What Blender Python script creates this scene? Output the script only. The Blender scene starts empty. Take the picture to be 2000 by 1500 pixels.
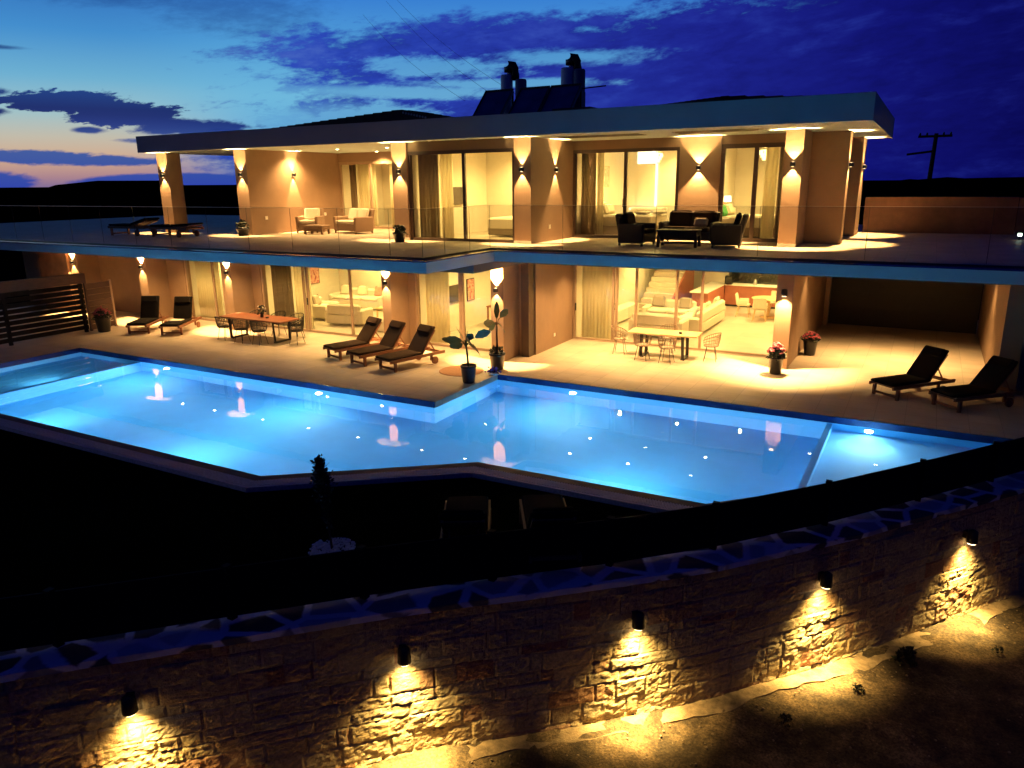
import bpy, math, random
import numpy as np
from mathutils import Vector, Matrix
random.seed(7); rng = np.random.default_rng(7)
C = bpy.context.scene.collection
sc = bpy.context.scene
R = math.radians

# ------------------------------------------------------------------ camera
YAW, PITCH, ROLL = R(28.855), R(14.966), R(-0.605)
cy, sy = math.cos(YAW), math.sin(YAW)
fw = Vector((-sy*math.cos(PITCH), cy*math.cos(PITCH), -math.sin(PITCH)))
r0 = Vector((cy, sy, 0)); u0 = r0.cross(fw)
rt = math.cos(ROLL)*r0 + math.sin(ROLL)*u0
up = -math.sin(ROLL)*r0 + math.cos(ROLL)*u0
cam = bpy.data.objects.new('camera', bpy.data.cameras.new('camera'))
C.objects.link(cam)
cam.matrix_world = Matrix(((rt.x, up.x, -fw.x, 0), (rt.y, up.y, -fw.y, 0), (rt.z, up.z, -fw.z, 5.0), (0, 0, 0, 1)))
cam.data.sensor_width = 36; cam.data.lens = 1460.76/2000*36
cam.data.clip_end = 20000; cam.data.clip_start = 0.1
sc.camera = cam

# ------------------------------------------------------------------ render settings, exposure
sc.render.engine = 'CYCLES'
sc.cycles.use_denoising = True
sc.cycles.sample_clamp_indirect = 6
sc.cycles.sample_clamp_direct = 0
sc.cycles.max_bounces = 9; sc.cycles.diffuse_bounces = 4; sc.cycles.glossy_bounces = 4
sc.cycles.transmission_bounces = 8; sc.cycles.transparent_max_bounces = 16
sc.cycles.blur_glossy = 0.3
sc.view_settings.view_transform = 'Standard'; sc.view_settings.look = 'None'
sc.view_settings.exposure = 1.0; sc.view_settings.gamma = 1

def lin(r, g, b):
    f = lambda v: (v/12.92 if v <= .04045 else ((v+.055)/1.055)**2.4)
    return (f(r/255), f(g/255), f(b/255), 1)

# ------------------------------------------------------------------ world: dusk sky with clouds
W = bpy.data.worlds.new('World'); sc.world = W; W.use_nodes = True
nt = W.node_tree; N = nt.nodes; Lk = nt.links
N.clear()
class NB:
    """small helper for node maths"""
    def __init__(s, nt): s.nt = nt
    def put(s, sock, v):
        if isinstance(v, bpy.types.NodeSocket): s.nt.links.new(v, sock)
        else: sock.default_value = v
    def m(s, op, a, b=None, c=None):
        n = s.nt.nodes.new('ShaderNodeMath'); n.operation = op
        s.put(n.inputs[0], a)
        if b is not None: s.put(n.inputs[1], b)
        if c is not None: s.put(n.inputs[2], c)
        return n.outputs[0]
    def smooth(s, v, lo, hi, a=0., b=1.):
        n = s.nt.nodes.new('ShaderNodeMapRange'); n.interpolation_type = 'SMOOTHSTEP'
        s.put(n.inputs[0], v); n.inputs[1].default_value = lo; n.inputs[2].default_value = hi
        n.inputs[3].default_value = a; n.inputs[4].default_value = b
        return n.outputs[0]
    def ramp(s, v, stops, interp='LINEAR'):
        n = s.nt.nodes.new('ShaderNodeValToRGB'); s.put(n.inputs[0], v)
        e = n.color_ramp.elements; n.color_ramp.interpolation = interp
        while len(e) < len(stops): e.new(0.5)
        for q, (p, c) in zip(e, stops): q.position = p; q.color = c
        return n.outputs[0]
    def mix(s, f, a, b, mode='MIX'):
        n = s.nt.nodes.new('ShaderNodeMix'); n.data_type = 'RGBA'; n.blend_type = mode
        s.put(n.inputs[0], f); s.put(n.inputs[6], a); s.put(n.inputs[7], b)
        return n.outputs[2]
    def noise(s, vec, scale, detail=6, rough=.6, dist=0.):
        n = s.nt.nodes.new('ShaderNodeTexNoise')
        s.put(n.inputs['Vector'], vec); n.inputs['Scale'].default_value = scale
        n.inputs['Detail'].default_value = detail; n.inputs['Roughness'].default_value = rough
        n.inputs['Distortion'].default_value = dist
        return n.outputs[0]
    def comb(s, x, y, z):
        n = s.nt.nodes.new('ShaderNodeCombineXYZ')
        for i, v in enumerate((x, y, z)): s.put(n.inputs[i], v)
        return n.outputs[0]
b = NB(nt)
tc = N.new('ShaderNodeTexCoord'); sp = N.new('ShaderNodeSeparateXYZ')
Lk.new(tc.outputs['Generated'], sp.inputs[0])
az = b.m('MULTIPLY', b.m('ARCTAN2', sp.outputs[0], sp.outputs[1]), 57.29578)   # degrees from +Y, + to the right
el = b.m('MULTIPLY', b.m('ARCSINE', sp.outputs[2]), 57.29578)
nv = b.comb(b.m('MULTIPLY', az, .055), b.m('MULTIPLY', b.m('SUBTRACT', el, b.m('MULTIPLY', az, .09)), .17), 0.)
n1 = b.m('SUBTRACT', b.noise(nv, 2.6, 8, .62, .25), .5)
n2 = b.m('SUBTRACT', b.noise(nv, 7.5, 8, .66, .3), .5)
n3 = b.m('SUBTRACT', b.noise(nv, 21., 6, .65, .2), .5)
nn = b.m('ADD', b.m('MULTIPLY', n1, .9), b.m('ADD', b.m('MULTIPLY', n2, .8), b.m('MULTIPLY', n3, .35)))
eln = b.m('DIVIDE', el, 90.)
# clear afterglow, by elevation (degrees / 90)
glow = b.ramp(eln, [(0, lin(120, 104, 150)), (.8/90, lin(172, 132, 138)), (1.9/90, lin(205, 168, 140)), (3.2/90, lin(190, 184, 168)), (4.8/90, lin(152, 190, 198)),
                    (6.8/90, lin(106, 172, 206)), (9.4/90, lin(66, 140, 202)), (12.5/90, lin(44, 104, 182)), (20/90, lin(20, 52, 128)), (40/90, lin(8, 16, 74)), (1, lin(6, 10, 58))])
mid = b.ramp(eln, [(0, lin(60, 80, 168)), (3/90, lin(100, 168, 212)), (6/90, lin(108, 180, 216)), (9/90, lin(82, 158, 212)), (12.5/90, lin(52, 122, 206)),
                   (20/90, lin(22, 54, 140)), (40/90, lin(8, 16, 80)), (1, lin(6, 10, 58))])
clear = b.mix(b.smooth(az, -56, -45), glow, mid)
# deck of cloud to the right: indigo, darker to the right
cloudc = b.ramp(b.m('DIVIDE', b.m('ADD', az, 70), 100), [(.16, lin(34, 66, 150)), (.26, lin(40, 70, 180)), (.42, lin(34, 52, 160)), (.55, lin(26, 34, 138)),
                 (.66, lin(15, 18, 112)), (.76, lin(6, 7, 80)), (.9, lin(4, 5, 60)), (1, lin(4, 5, 50))])
cloudc = b.mix(b.smooth(nn, -.1, .3, 0, .55), cloudc, b.ramp(b.m('DIVIDE', b.m('ADD', az, 70), 100), [(.2, lin(18, 34, 108)), (.5, lin(17, 20, 108)), (.75, lin(3, 3, 56)), (1, lin(2, 3, 40))]))
cloudc = b.mix(b.smooth(b.m('ADD', n1, b.m('MULTIPLY', n2, .3)), .0, -.32, 0, .42), cloudc, b.ramp(b.m('DIVIDE', b.m('ADD', az, 70), 100), [(.2, lin(110, 150, 205)), (.5, lin(60, 92, 206)), (.75, lin(36, 44, 158)), (1, lin(14, 16, 100))]))
def blob(a0, e0, ra, re, k=1.6, soft=.35):
    dx = b.m('DIVIDE', b.m('SUBTRACT', az, a0), ra); dy = b.m('DIVIDE', b.m('SUBTRACT', el, e0), re)
    d = b.m('SQRT', b.m('ADD', b.m('MULTIPLY', dx, dx), b.m('MULTIPLY', dy, dy)))
    return b.smooth(b.m('ADD', d, b.m('MULTIPLY', nn, k)), 1+soft, 1-soft)
def union(ms):
    o = ms[0]
    for m_ in ms[1:]: o = b.m('MAXIMUM', o, m_)
    return o
bank = union([blob(-30, 8.3, 15, 2.9, 1.5, .24), blob(-12, 7.2, 21, 4.6, 1.2, .2), blob(-30.5, 4.5, 14.5, 3.9, 1.5, .26), blob(10, 6, 28, 13, .7, .25), blob(-14, 2.0, 26, 3.4, .8, .2), blob(-41, 2.2, 9, 1.9, 1.6, .26)])
holes = union([blob(-36, 6.35, 7, .42, 2.4, .45), blob(-38.6, 4.9, 4.4, .8, 3.2, .45), blob(-33.5, 8.0, 4.6, .6, 3.4, .5), blob(-25, 8.6, 5, .42, 2.6, .6), blob(-44.2, 4.4, 2.4, .8, 2.6, .4), blob(-29, 6.9, 6, .3, 2.4, .5)])
bank = b.m('MULTIPLY', bank, b.m('SUBTRACT', 1., b.m('MULTIPLY', holes, .8)))
low = union([blob(-58.3, 5.2, 3.8, .8, 2.3, .1), blob(-55.2, 4.6, 3.4, .75, 2.3, .1), blob(-62.3, 4.5, 1.5, .35, 1.8, .25), blob(-62, 5.7, 1.4, .3, 2., .3), blob(-57, 3.6, .9, .22, 1.5, .35), blob(-63, 8.2, 3.0, .14, .9, .5), blob(-60.5, 1.95, 3.8, .38, 2.0, .25), blob(-56.5, 1.75, 4.4, .3, 2.0, .3),
             blob(-50.5, 3.9, 3.6, .55, 2.0, .25), blob(-52.5, 3.0, 2.2, .16, 1.6, .4), blob(-63.4, .4, 3.0, .7, 1.0, .2), blob(-52, .1, 6.6, .85, .35, .1)])
high = union([blob(-54.5, 11.9, 4.5, .8, 2.6, .7), blob(-46.5, 11.2, 4, 1.3, 2.8, .8), blob(-60.5, 12.6, 3, .7, 2.4, .7)])
lowc = b.ramp(eln, [(0, lin(44, 66, 168)), (1.2/90, lin(44, 78, 160)), (2.6/90, lin(56, 88, 156)), (4.0/90, lin(22, 46, 124)), (4.8/90, lin(10, 26, 100)), (6/90, lin(24, 56, 128)), (9/90, lin(22, 54, 120)), (1, lin(10, 20, 60))])
sky = b.mix(b.m('MULTIPLY', high, .5), clear, lin(22, 58, 128))
sky = b.mix(bank, sky, cloudc)
sky = b.mix(b.m('MULTIPLY', low, .97), sky, lowc)
# the rest of the sky dome, away from the afterglow, is night blue
back = b.smooth(b.m('ABSOLUTE', b.m('ADD', az, 46)), 62, 105)
night = b.ramp(eln, [(0, lin(2, 10, 56)), (.3, lin(3, 9, 60)), (1, lin(3, 8, 66))])
sky = b.mix(back, sky, night)
sky = b.mix(b.smooth(el, 13, 34), sky, night)
sky = b.mix(b.smooth(el, -.2, -1.5), sky, (.0005, .0006, .002, 1))
bg = N.new('ShaderNodeBackground'); bg.inputs[1].default_value = .52
Lk.new(sky, bg.inputs[0])
# a trace of physical sky, sun well below the horizon
ns = N.new('ShaderNodeTexSky'); ns.sky_type = 'NISHITA'; ns.sun_disc = False
ns.sun_elevation = R(-4); ns.sun_rotation = R(-62)
bg2 = N.new('ShaderNodeBackground'); bg2.inputs[1].default_value = .006
Lk.new(ns.outputs[0], bg2.inputs[0])
ad = N.new('ShaderNodeAddShader'); Lk.new(bg.outputs[0], ad.inputs[0]); Lk.new(bg2.outputs[0], ad.inputs[1])
wo = N.new('ShaderNodeOutputWorld'); Lk.new(ad.outputs[0], wo.inputs[0])

WARM = (1, .60, .215); ROOM = (1, .69, .205)

# ------------------------------------------------------------------ materials
MATS = {}
def mat(name, col, rough=.6, var=.12, scale=6., bump=0., metal=0., spec=.5, stretch=None, bscale=None):
    m = bpy.data.materials.new(name); m.use_nodes = True
    nt = m.node_tree; bb = NB(nt); p = nt.nodes['Principled BSDF']
    t = nt.nodes.new('ShaderNodeTexCoord'); vec = t.outputs['Object']
    if stretch:
        mp = nt.nodes.new('ShaderNodeMapping'); nt.links.new(vec, mp.inputs[0]); mp.inputs['Scale'].default_value = stretch; vec = mp.outputs[0]
    n = bb.noise(vec, scale, 5, .6)
    lo = tuple(max(0, c*(1-var)) for c in col[:3])+(1,); hi = tuple(min(1, c*(1+var)) for c in col[:3])+(1,)
    nt.links.new(bb.ramp(n, [(.3, lo), (.7, hi)]), p.inputs['Base Color'])
    p.inputs['Roughness'].default_value = rough; p.inputs['Metallic'].default_value = metal
    p.inputs['Specular IOR Level'].default_value = spec
    if bump:
        bn = nt.nodes.new('ShaderNodeBump'); bn.inputs['Strength'].default_value = bump; bn.inputs['Distance'].default_value = .02
        nt.links.new(bb.noise(vec, bscale or scale*8, 4, .6), bn.inputs['Height']); nt.links.new(bn.outputs[0], p.inputs['Normal'])
    MATS[name] = m; return m
def emis(name, col, s):
    m = bpy.data.materials.new(name); m.use_nodes = True; nt = m.node_tree; nt.nodes.clear()
    e = nt.nodes.new('ShaderNodeEmission'); e.inputs[0].default_value = (*col[:3], 1); e.inputs[1].default_value = s
    o = nt.nodes.new('ShaderNodeOutputMaterial'); nt.links.new(e.outputs[0], o.inputs[0]); MATS[name] = m; return m
def glassmat(name, tint, ior=1.45):
    m = bpy.data.materials.new(name); m.use_nodes = True; nt = m.node_tree; nt.nodes.clear()
    f = nt.nodes.new('ShaderNodeFresnel'); ge = nt.nodes.new('ShaderNodeNewGeometry'); bb = NB(nt)
    nt.links.new(bb.m('ADD', ior, bb.m('MULTIPLY', ge.outputs['Backfacing'], 1/ior-ior)), f.inputs[0])     # same reflection on both faces of the sheet
    tr = nt.nodes.new('ShaderNodeBsdfTransparent'); tr.inputs[0].default_value = (*tint, 1)
    g = nt.nodes.new('ShaderNodeBsdfGlossy'); g.inputs['Roughness'].default_value = .005
    mx = nt.nodes.new('ShaderNodeMixShader'); nt.links.new(f.outputs[0], mx.inputs[0]); nt.links.new(tr.outputs[0], mx.inputs[1]); nt.links.new(g.outputs[0], mx.inputs[2])
    o = nt.nodes.new('ShaderNodeOutputMaterial'); nt.links.new(mx.outputs[0], o.inputs[0]); MATS[name] = m; return m
def tiles(name, col, size, joint, rough=.5, jw=.006, var=.1):
    """square paving with faint joints"""
    m = mat(name, col, rough, var, 1.3, .12, bscale=60); nt = m.node_tree; bb = NB(nt); p = nt.nodes['Principled BSDF']
    t = nt.nodes.new('ShaderNodeTexCoord'); br = nt.nodes.new('ShaderNodeTexBrick'); nt.links.new(t.outputs['Object'], br.inputs[0])
    br.offset = 0; br.inputs['Scale'].default_value = 1; br.inputs['Brick Width'].default_value = size; br.inputs['Row Height'].default_value = size
    br.inputs['Mortar Size'].default_value = jw; br.inputs['Mortar Smooth'].default_value = .2
    br.inputs['Color1'].default_value = (1, 1, 1, 1); br.inputs['Color2'].default_value = (.86, .86, .86, 1); br.inputs['Mortar'].default_value = (joint, joint, joint, 1)
    src = p.inputs['Base Color'].links[0].from_socket
    nt.links.new(bb.mix(1., src, br.outputs[0], 'MULTIPLY'), p.inputs['Base Color']); p.inputs['Specular IOR Level'].default_value = .2; return m

mat('paint', (.262, .166, .104), .75, .10, 1.3, .2, bscale=90)
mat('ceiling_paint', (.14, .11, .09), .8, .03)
mat('fascia', (.40, .52, .56), .7, .06, 1.2, .1, bscale=60)
mat('slab_pool_lit', (.56, .62, .60), .7, .06, 1.2, .1, bscale=60)  # lighter copy of fascia: pool light on the slab edge put into the colour
mat('dark_tile', (.012, .03, .15), .14, .2, 3)
tiles('deck', (.50, .405, .31), .6, .62, .5)
tiles('terrace', (.50, .41, .32), .6, .7, .5)
tiles('room_floor', (.54, .46, .37), .8, .85, .28)
mat('room_wall', (.66, .60, .50), .8, .03)
mat('white_wall', (.72, .67, .58), .8, .02)
mat('bronze', (.075, .045, .032), .4, .1)
mat('champagne', (.34, .235, .16), .42, .06)
mat('steel', (.5, .5, .5), .3, .05, metal=1)
mat('black_metal', (.012, .011, .011), .45, .1)
mat('roof_tile', (.055, .03, .025), .7, .3, 9)
mat('roof_deck', (.05, .05, .055), .9, .1)
mat('teak', (.21, .075, .032), .5, .25, 5, .2, stretch=(1, 8, 8))
mat('table_wood', (.20, .062, .028), .42, .22, 4, .1, stretch=(1, 9, 9))
mat('pale_wood', (.58, .36, .17), .45, .15, 4, .1, stretch=(1, 9, 9))
mat('fence_wood', (.075, .032, .018), .6, .3, 4, .3, stretch=(9, 1, 9))
mat('dark_slat', (.008, .006, .006), .7, .3, 4, .2, stretch=(1, 1, 8), spec=.15)
mat('cushion_dark', (.008, .006, .005), .95, .2, 30, .3, spec=.1)
mat('cushion_brown', (.030, .017, .011), .95, .2, 30, .3, spec=.1)
mat('cushion_cream', (.60, .52, .40), .9, .06, 20, .2)
mat('cushion_taupe', (.34, .27, .20), .9, .08, 20, .2)
mat('wicker_dark', (.018, .013, .010), .55, .5, 60, .8, stretch=(1, 1, 3))
mat('wicker_tan', (.27, .17, .105), .6, .35, 60, .8, stretch=(1, 1, 3))
mat('pot_black', (.012, .012, .016), .35, .2)
mat('soil', (.03, .02, .015), .95, .4, 20, .6)
mat('leaf', (.035, .075, .022), .45, .35, 12)
mat('leaf_dark', (.012, .02, .008), .6, .4, 12)
mat('bark', (.07, .035, .02), .85, .3, 20, .6)
mat('petal_pink', (.60, .13, .19), .7, .25, 30)
mat('petal_rose', (.34, .05, .09), .7, .25, 30)
mat('petal_violet', (.06, .05, .45), .7, .25, 30)
mat('petal_white', (.7, .66, .55), .7, .1, 30)
mat('linen', (.70, .63, .52), .9, .04, 10, .15)
mat('curtain', (.84, .76, .58), .9, .06, 3)
mat('curtain_dark', (.25, .19, .13), .9, .06, 3)
mat('sofa_white', (.62, .54, .43), .9, .04, 10, .2)
mat('cabinet_red', (.36, .12, .075), .45, .12, 3)
mat('worktop', (.82, .79, .72), .35, .03)
mat('splash', (.014, .014, .013), .12, .2)
mat('screen', (.06, .045, .04), .25, .1)
mat('grating', (.50, .50, .56), .5, .25, 25, .5)
mat('stone_edge', (.13, .075, .045), .6, .4, 5, .3)
mat('pool_wall', (.20, .54, .84), .55, .03, 3)
mat('pool_floor', (.105, .455, .76), .6, .07, .9)
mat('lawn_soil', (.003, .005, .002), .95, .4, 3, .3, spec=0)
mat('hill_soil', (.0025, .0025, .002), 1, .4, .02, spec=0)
mat('concrete', (.27, .195, .11), .95, .55, 6, 1., bscale=40)
mat('lane_stone', (.22, .16, .10), .9, .4, 20)
mat('pebble_white', (.62, .62, .66), .8, .1, 30)
mat('rug', (.38, .19, .10), .9, .12, 20, .4)
mat('flue_white', (.80, .84, .88), .4, .08)
mat('tank_blue', (.16, .19, .28), .5, .1)
mat('collector', (.06, .075, .22), .45, .3, 2)
mat('brown_wall', (.20, .11, .07), .85, .2, 3, .3)
mat('switch_white', (.8, .76, .68), .5, .02)
mat('cushion_green', (.05, .30, .07), .9, .1)
mat('cushion_rose', (.55, .22, .16), .9, .2)
mat('book_dark', (.02, .016, .014), .6, .2)
for cn in ('curtain', 'curtain_dark'):
    m = MATS[cn]; nt = m.node_tree; p = nt.nodes['Principled BSDF']; tl = nt.nodes.new('ShaderNodeBsdfTranslucent')
    tl.inputs[0].default_value = (.92, .86, .70, 1) if cn == 'curtain' else (.5, .42, .3, 1); mx = nt.nodes.new('ShaderNodeMixShader'); mx.inputs[0].default_value = .68 if cn == 'curtain' else .4
    nt.links.new(p.outputs[0], mx.inputs[1]); nt.links.new(tl.outputs[0], mx.inputs[2]); nt.links.new(mx.outputs[0], nt.nodes['Material Output'].inputs[0])
glassmat('window_glass', (.97, .98, .97))
glassmat('rail_glass', (.89, .89, .90))
emis('bulb', (1, .78, .42), 26)
emis('bulb_soft', (1, .72, .36), 5)
emis('pool_bulb', (.75, .92, 1), 14)
emis('pendant_glow', (1, .72, .22), 2.6)
emis('shade_glow', (1, .8, .45), 3.2)
emis('mirror_glow', (1, .86, .50), 1.5)
emis('reflection_green', (.75, 1, .72), 5)  # emission in place of a pool light reflected in glass

def water_mat():
    m = bpy.data.materials.new('pool_water'); m.use_nodes = True; nt = m.node_tree; bb = NB(nt); p = nt.nodes['Principled BSDF']
    p.inputs['Base Color'].default_value = (.66, .95, 1, 1); p.inputs['Roughness'].default_value = .012
    p.inputs['IOR'].default_value = 1.333; p.inputs['Transmission Weight'].default_value = 1
    t = nt.nodes.new('ShaderNodeTexCoord'); mp = nt.nodes.new('ShaderNodeMapping'); nt.links.new(t.outputs['Object'], mp.inputs[0])
    mp.inputs['Scale'].default_value = (.6, 1.3, 1)
    bn = nt.nodes.new('ShaderNodeBump'); bn.inputs['Strength'].default_value = .08; bn.inputs['Distance'].default_value = .02
    nt.links.new(bb.noise(mp.outputs[0], 1.6, 2, .4), bn.inputs['Height']); nt.links.new(bn.outputs[0], p.inputs['Normal'])
    MATS['water'] = m
water_mat()
def painting_mat(name, cols, scale):
    m = bpy.data.materials.new(name); m.use_nodes = True; nt = m.node_tree; bb = NB(nt); p = nt.nodes['Principled BSDF']
    t = nt.nodes.new('ShaderNodeTexCoord'); n = bb.noise(t.outputs['Object'], scale, 4, .6, 2.2)
    nt.links.new(bb.ramp(n, [(.3+.4*i/(len(cols)-1), (*c, 1)) for i, c in enumerate(cols)]), p.inputs['Base Color']); p.inputs['Roughness'].default_value = .6
    MATS[name] = m
painting_mat('canvas_red', [(.05, .03, .03), (.40, .10, .08), (.62, .42, .34), (.5, .12, .12), (.10, .05, .06)], 3.2)
painting_mat('canvas_sketch', [(.66, .58, .44), (.62, .54, .42), (.30, .24, .18), (.64, .56, .43), (.66, .58, .45)], 2.6)
def stone_mat():
    m = bpy.data.materials.new('stone_facing'); m.use_nodes = True; nt = m.node_tree; bb = NB(nt); p = nt.nodes['Principled BSDF']
    a = nt.nodes.new('ShaderNodeAttribute'); a.attribute_name = 'stone'
    t = nt.nodes.new('ShaderNodeTexCoord')
    base = bb.ramp(a.outputs['Fac'], [(0, (.36, .27, .16, 1)), (.3, (.46, .36, .21, 1)), (.55, (.39, .33, .22, 1)), (.78, (.48, .37, .20, 1)), (.88, (.34, .17, .10, 1)), (1, (.42, .36, .25, 1))])
    n = bb.noise(t.outputs['Object'], 22, 6, .65)
    nt.links.new(bb.mix(1., base, bb.ramp(n, [(.3, (.62, .60, .58, 1)), (.7, (1.15, 1.12, 1.05, 1))]), 'MULTIPLY'), p.inputs['Base Color'])
    p.inputs['Roughness'].default_value = .9
    bn = nt.nodes.new('ShaderNodeBump'); bn.inputs['Strength'].default_value = .8; bn.inputs['Distance'].default_value = .02
    nt.links.new(bb.noise(t.outputs['Object'], 40, 5, .7), bn.inputs['Height']); nt.links.new(bn.outputs[0], p.inputs['Normal'])
    MATS['stone_facing'] = m
    m = bpy.data.materials.new('crazy_paving'); m.use_nodes = True; nt = m.node_tree; bb = NB(nt); p = nt.nodes['Principled BSDF']
    t = nt.nodes.new('ShaderNodeTexCoord')
    v = nt.nodes.new('ShaderNodeTexVoronoi'); v.feature = 'DISTANCE_TO_EDGE'; v.inputs['Scale'].default_value = 2.0; nt.links.new(t.outputs['Object'], v.inputs['Vector'])
    v2 = nt.nodes.new('ShaderNodeTexVoronoi'); v2.inputs['Scale'].default_value = 2.0; nt.links.new(t.outputs['Object'], v2.inputs['Vector'])
    n = bb.noise(t.outputs['Object'], 9, 5, .6)
    edge = bb.smooth(bb.m('ADD', v.outputs['Distance'], bb.m('MULTIPLY', bb.m('SUBTRACT', n, .5), .09)), .06, .13)
    stone = bb.ramp(v2.outputs['Color'], [(.2, (.05, .05, .05, 1)), (.5, (.10, .10, .10, 1)), (.6, (.36, .36, .36, 1)), (.9, (.6, .6, .6, 1))])
    nt.links.new(bb.mix(edge, (.82, .82, .82, 1), stone), p.inputs['Base Color']); p.inputs['Roughness'].default_value = .85
    bn = nt.nodes.new('ShaderNodeBump'); bn.inputs['Strength'].default_value = .5; bn.inputs['Distance'].default_value = .02
    nt.links.new(bb.noise(t.outputs['Object'], 18, 5, .6), bn.inputs['Height']); nt.links.new(bn.outputs[0], p.inputs['Normal'])
    MATS['crazy_paving'] = m
    m = bpy.data.materials.new('gravel_ground'); m.use_nodes = True; nt = m.node_tree; bb = NB(nt); p = nt.nodes['Principled BSDF']
    t = nt.nodes.new('ShaderNodeTexCoord')
    n = bb.noise(t.outputs['Object'], 1.3, 6, .65); n2 = bb.noise(t.outputs['Object'], 26, 4, .7)
    g = bb.ramp(n, [(.34, (.02, .013, .007, 1)), (.5, (.10, .068, .034, 1)), (.66, (.25, .17, .085, 1))])
    nt.links.new(bb.mix(1., g, bb.ramp(n2, [(.35, (.35, .35, .35, 1)), (.62, (1.2, 1.2, 1.2, 1)), (.75, (2.2, 2.1, 1.9, 1))]), 'MULTIPLY'), p.inputs['Base Color'])
    p.inputs['Roughness'].default_value = .95
    bn = nt.nodes.new('ShaderNodeBump'); bn.inputs['Strength'].default_value = 1; bn.inputs['Distance'].default_value = .03
    nt.links.new(n2, bn.inputs['Height']); nt.links.new(bn.outputs[0], p.inputs['Normal'])
    MATS['gravel_ground'] = m
stone_mat()

# ------------------------------------------------------------------ mesh helpers
class MB:
    def __init__(s): s.v = []; s.f = []
    def add(s, vs, fs):
        o = len(s.v); s.v += [tuple(v) for v in vs]; s.f += [tuple(i+o for i in f) for f in fs]; return s
    def box(s, x0, x1, y0, y1, z0, z1):
        return s.add([(x, y, z) for z in (z0, z1) for y in (y0, y1) for x in (x0, x1)],
                     [(0, 2, 3, 1), (4, 5, 7, 6), (0, 1, 5, 4), (2, 6, 7, 3), (0, 4, 6, 2), (1, 3, 7, 5)])
    def bbox(s, x0, x1, y0, y1, z0, z1, r=.02):
        """box with chamfered vertical and horizontal edges (rounded cushion or board)"""
        r = min(r, (x1-x0)*.45, (y1-y0)*.45, (z1-z0)*.45)
        ring = lambda d, z: [(x0+d+r_*0, y0+d, z) for r_ in (0,)]
        def poly(i, z):
            a = r if i == 0 else 0
            X0, X1, Y0, Y1 = x0+a, x1-a, y0+a, y1-a; c = r
            return [(X0+c, Y0, z), (X1-c, Y0, z), (X1, Y0+c, z), (X1, Y1-c, z), (X1-c, Y1, z), (X0+c, Y1, z), (X0, Y1-c, z), (X0, Y0+c, z)]
        rings = [poly(0, z0), poly(1, z0+r), poly(1, z1-r), poly(0, z1)]
        vs = sum(rings, []); fs = [tuple(range(7, -1, -1)), tuple(range(24, 32))]
        for k in range(3):
            for i in range(8):
                j = (i+1) % 8; fs.append((k*8+i, k*8+j, k*8+8+j, k*8+8+i))
        return s.add(vs, fs)
    def tube(s, pts, r, n=6, cap=True):
        pts = [Vector(p) for p in pts]; rs = r if isinstance(r, (list, tuple)) else [r]*len(pts); rings = []
        for i, p in enumerate(pts):
            d = (pts[min(i+1, len(pts)-1)]-pts[max(i-1, 0)]).normalized()
            a = d.orthogonal().normalized() if abs(d.z) > .95 else d.cross(Vector((0, 0, 1))).normalized()
            c = d.cross(a)
            rings.append([p+(a*math.cos(2*math.pi*k/n)+c*math.sin(2*math.pi*k/n))*rs[i] for k in range(n)])
        vs = [tuple(v) for q in rings for v in q]; fs = []
        for i in range(len(pts)-1):
            for k in range(n):
                j = (k+1) % n; fs.append((i*n+k, i*n+j, (i+1)*n+j, (i+1)*n+k))
        if cap: fs += [tuple(range(n-1, -1, -1)), tuple((len(pts)-1)*n+k for k in range(n))]
        return s.add(vs, fs)
    def bar(s, a, b_, w, h):
        """rectangular bar from a to b_, w wide sideways and h tall"""
        a, b_ = Vector(a), Vector(b_); d = (b_-a).normalized()
        sd = d.cross(Vector((0, 0, 1))); sd = sd.normalized() if sd.length > .01 else Vector((1, 0, 0)); u = sd.cross(d)
        vs = []
        for p in (a, b_):
            for i, j in ((-1, -1), (1, -1), (1, 1), (-1, 1)): vs.append(p+sd*(i*w/2)+u*(j*h/2))
        return s.add(vs, [(0, 1, 2, 3), (7, 6, 5, 4), (0, 4, 5, 1), (1, 5, 6, 2), (2, 6, 7, 3), (3, 7, 4, 0)])
    def lathe(s, prof, n=18, c=(0, 0, 0), axis='z'):
        vs = []; fs = []
        for r, z in prof:
            for k in range(n):
                a = 2*math.pi*k/n; p = (r*math.cos(a), r*math.sin(a), z)
                if axis == 'y': p = (p[0], p[2], p[1])
                if axis == 'x': p = (p[2], p[0], p[1])
                vs.append((p[0]+c[0], p[1]+c[1], p[2]+c[2]))
        for i in range(len(prof)-1):
            for k in range(n):
                j = (k+1) % n; fs.append((i*n+k, i*n+j, (i+1)*n+j, (i+1)*n+k))
        fs += [tuple(range(n-1, -1, -1)), tuple((len(prof)-1)*n+k for k in range(n))]
        return s.add(vs, fs)
    def prism(s, poly, z0, z1):
        n = len(poly); vs = [(x, y, z0) for x, y in poly]+[(x, y, z1) for x, y in poly]
        return s.add(vs, [tuple(range(n-1, -1, -1)), tuple(range(n, 2*n))]+[(i, (i+1) % n, n+(i+1) % n, n+i) for i in range(n)])
    def ball(s, c, r, n=7, m=5, sq=1.):
        prof = [(max(1e-4, r*math.sin(math.pi*i/m)), -r*sq*math.cos(math.pi*i/m)) for i in range(m+1)]
        return s.lathe(prof, n, c)
    def xf(s, M):
        s.v = [tuple(M @ Vector(v)) for v in s.v]; return s
    def build(s, name, mt, parent=None, smooth=False):
        me = bpy.data.meshes.new(name); me.from_pydata(s.v, [], s.f); me.update()
        me.materials.append(MATS[mt])
        if smooth: me.polygons.foreach_set('use_smooth', [True]*len(me.polygons))
        o = bpy.data.objects.new(name, me); C.objects.link(o)
        if parent is not None: o.parent = parent
        return o
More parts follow.
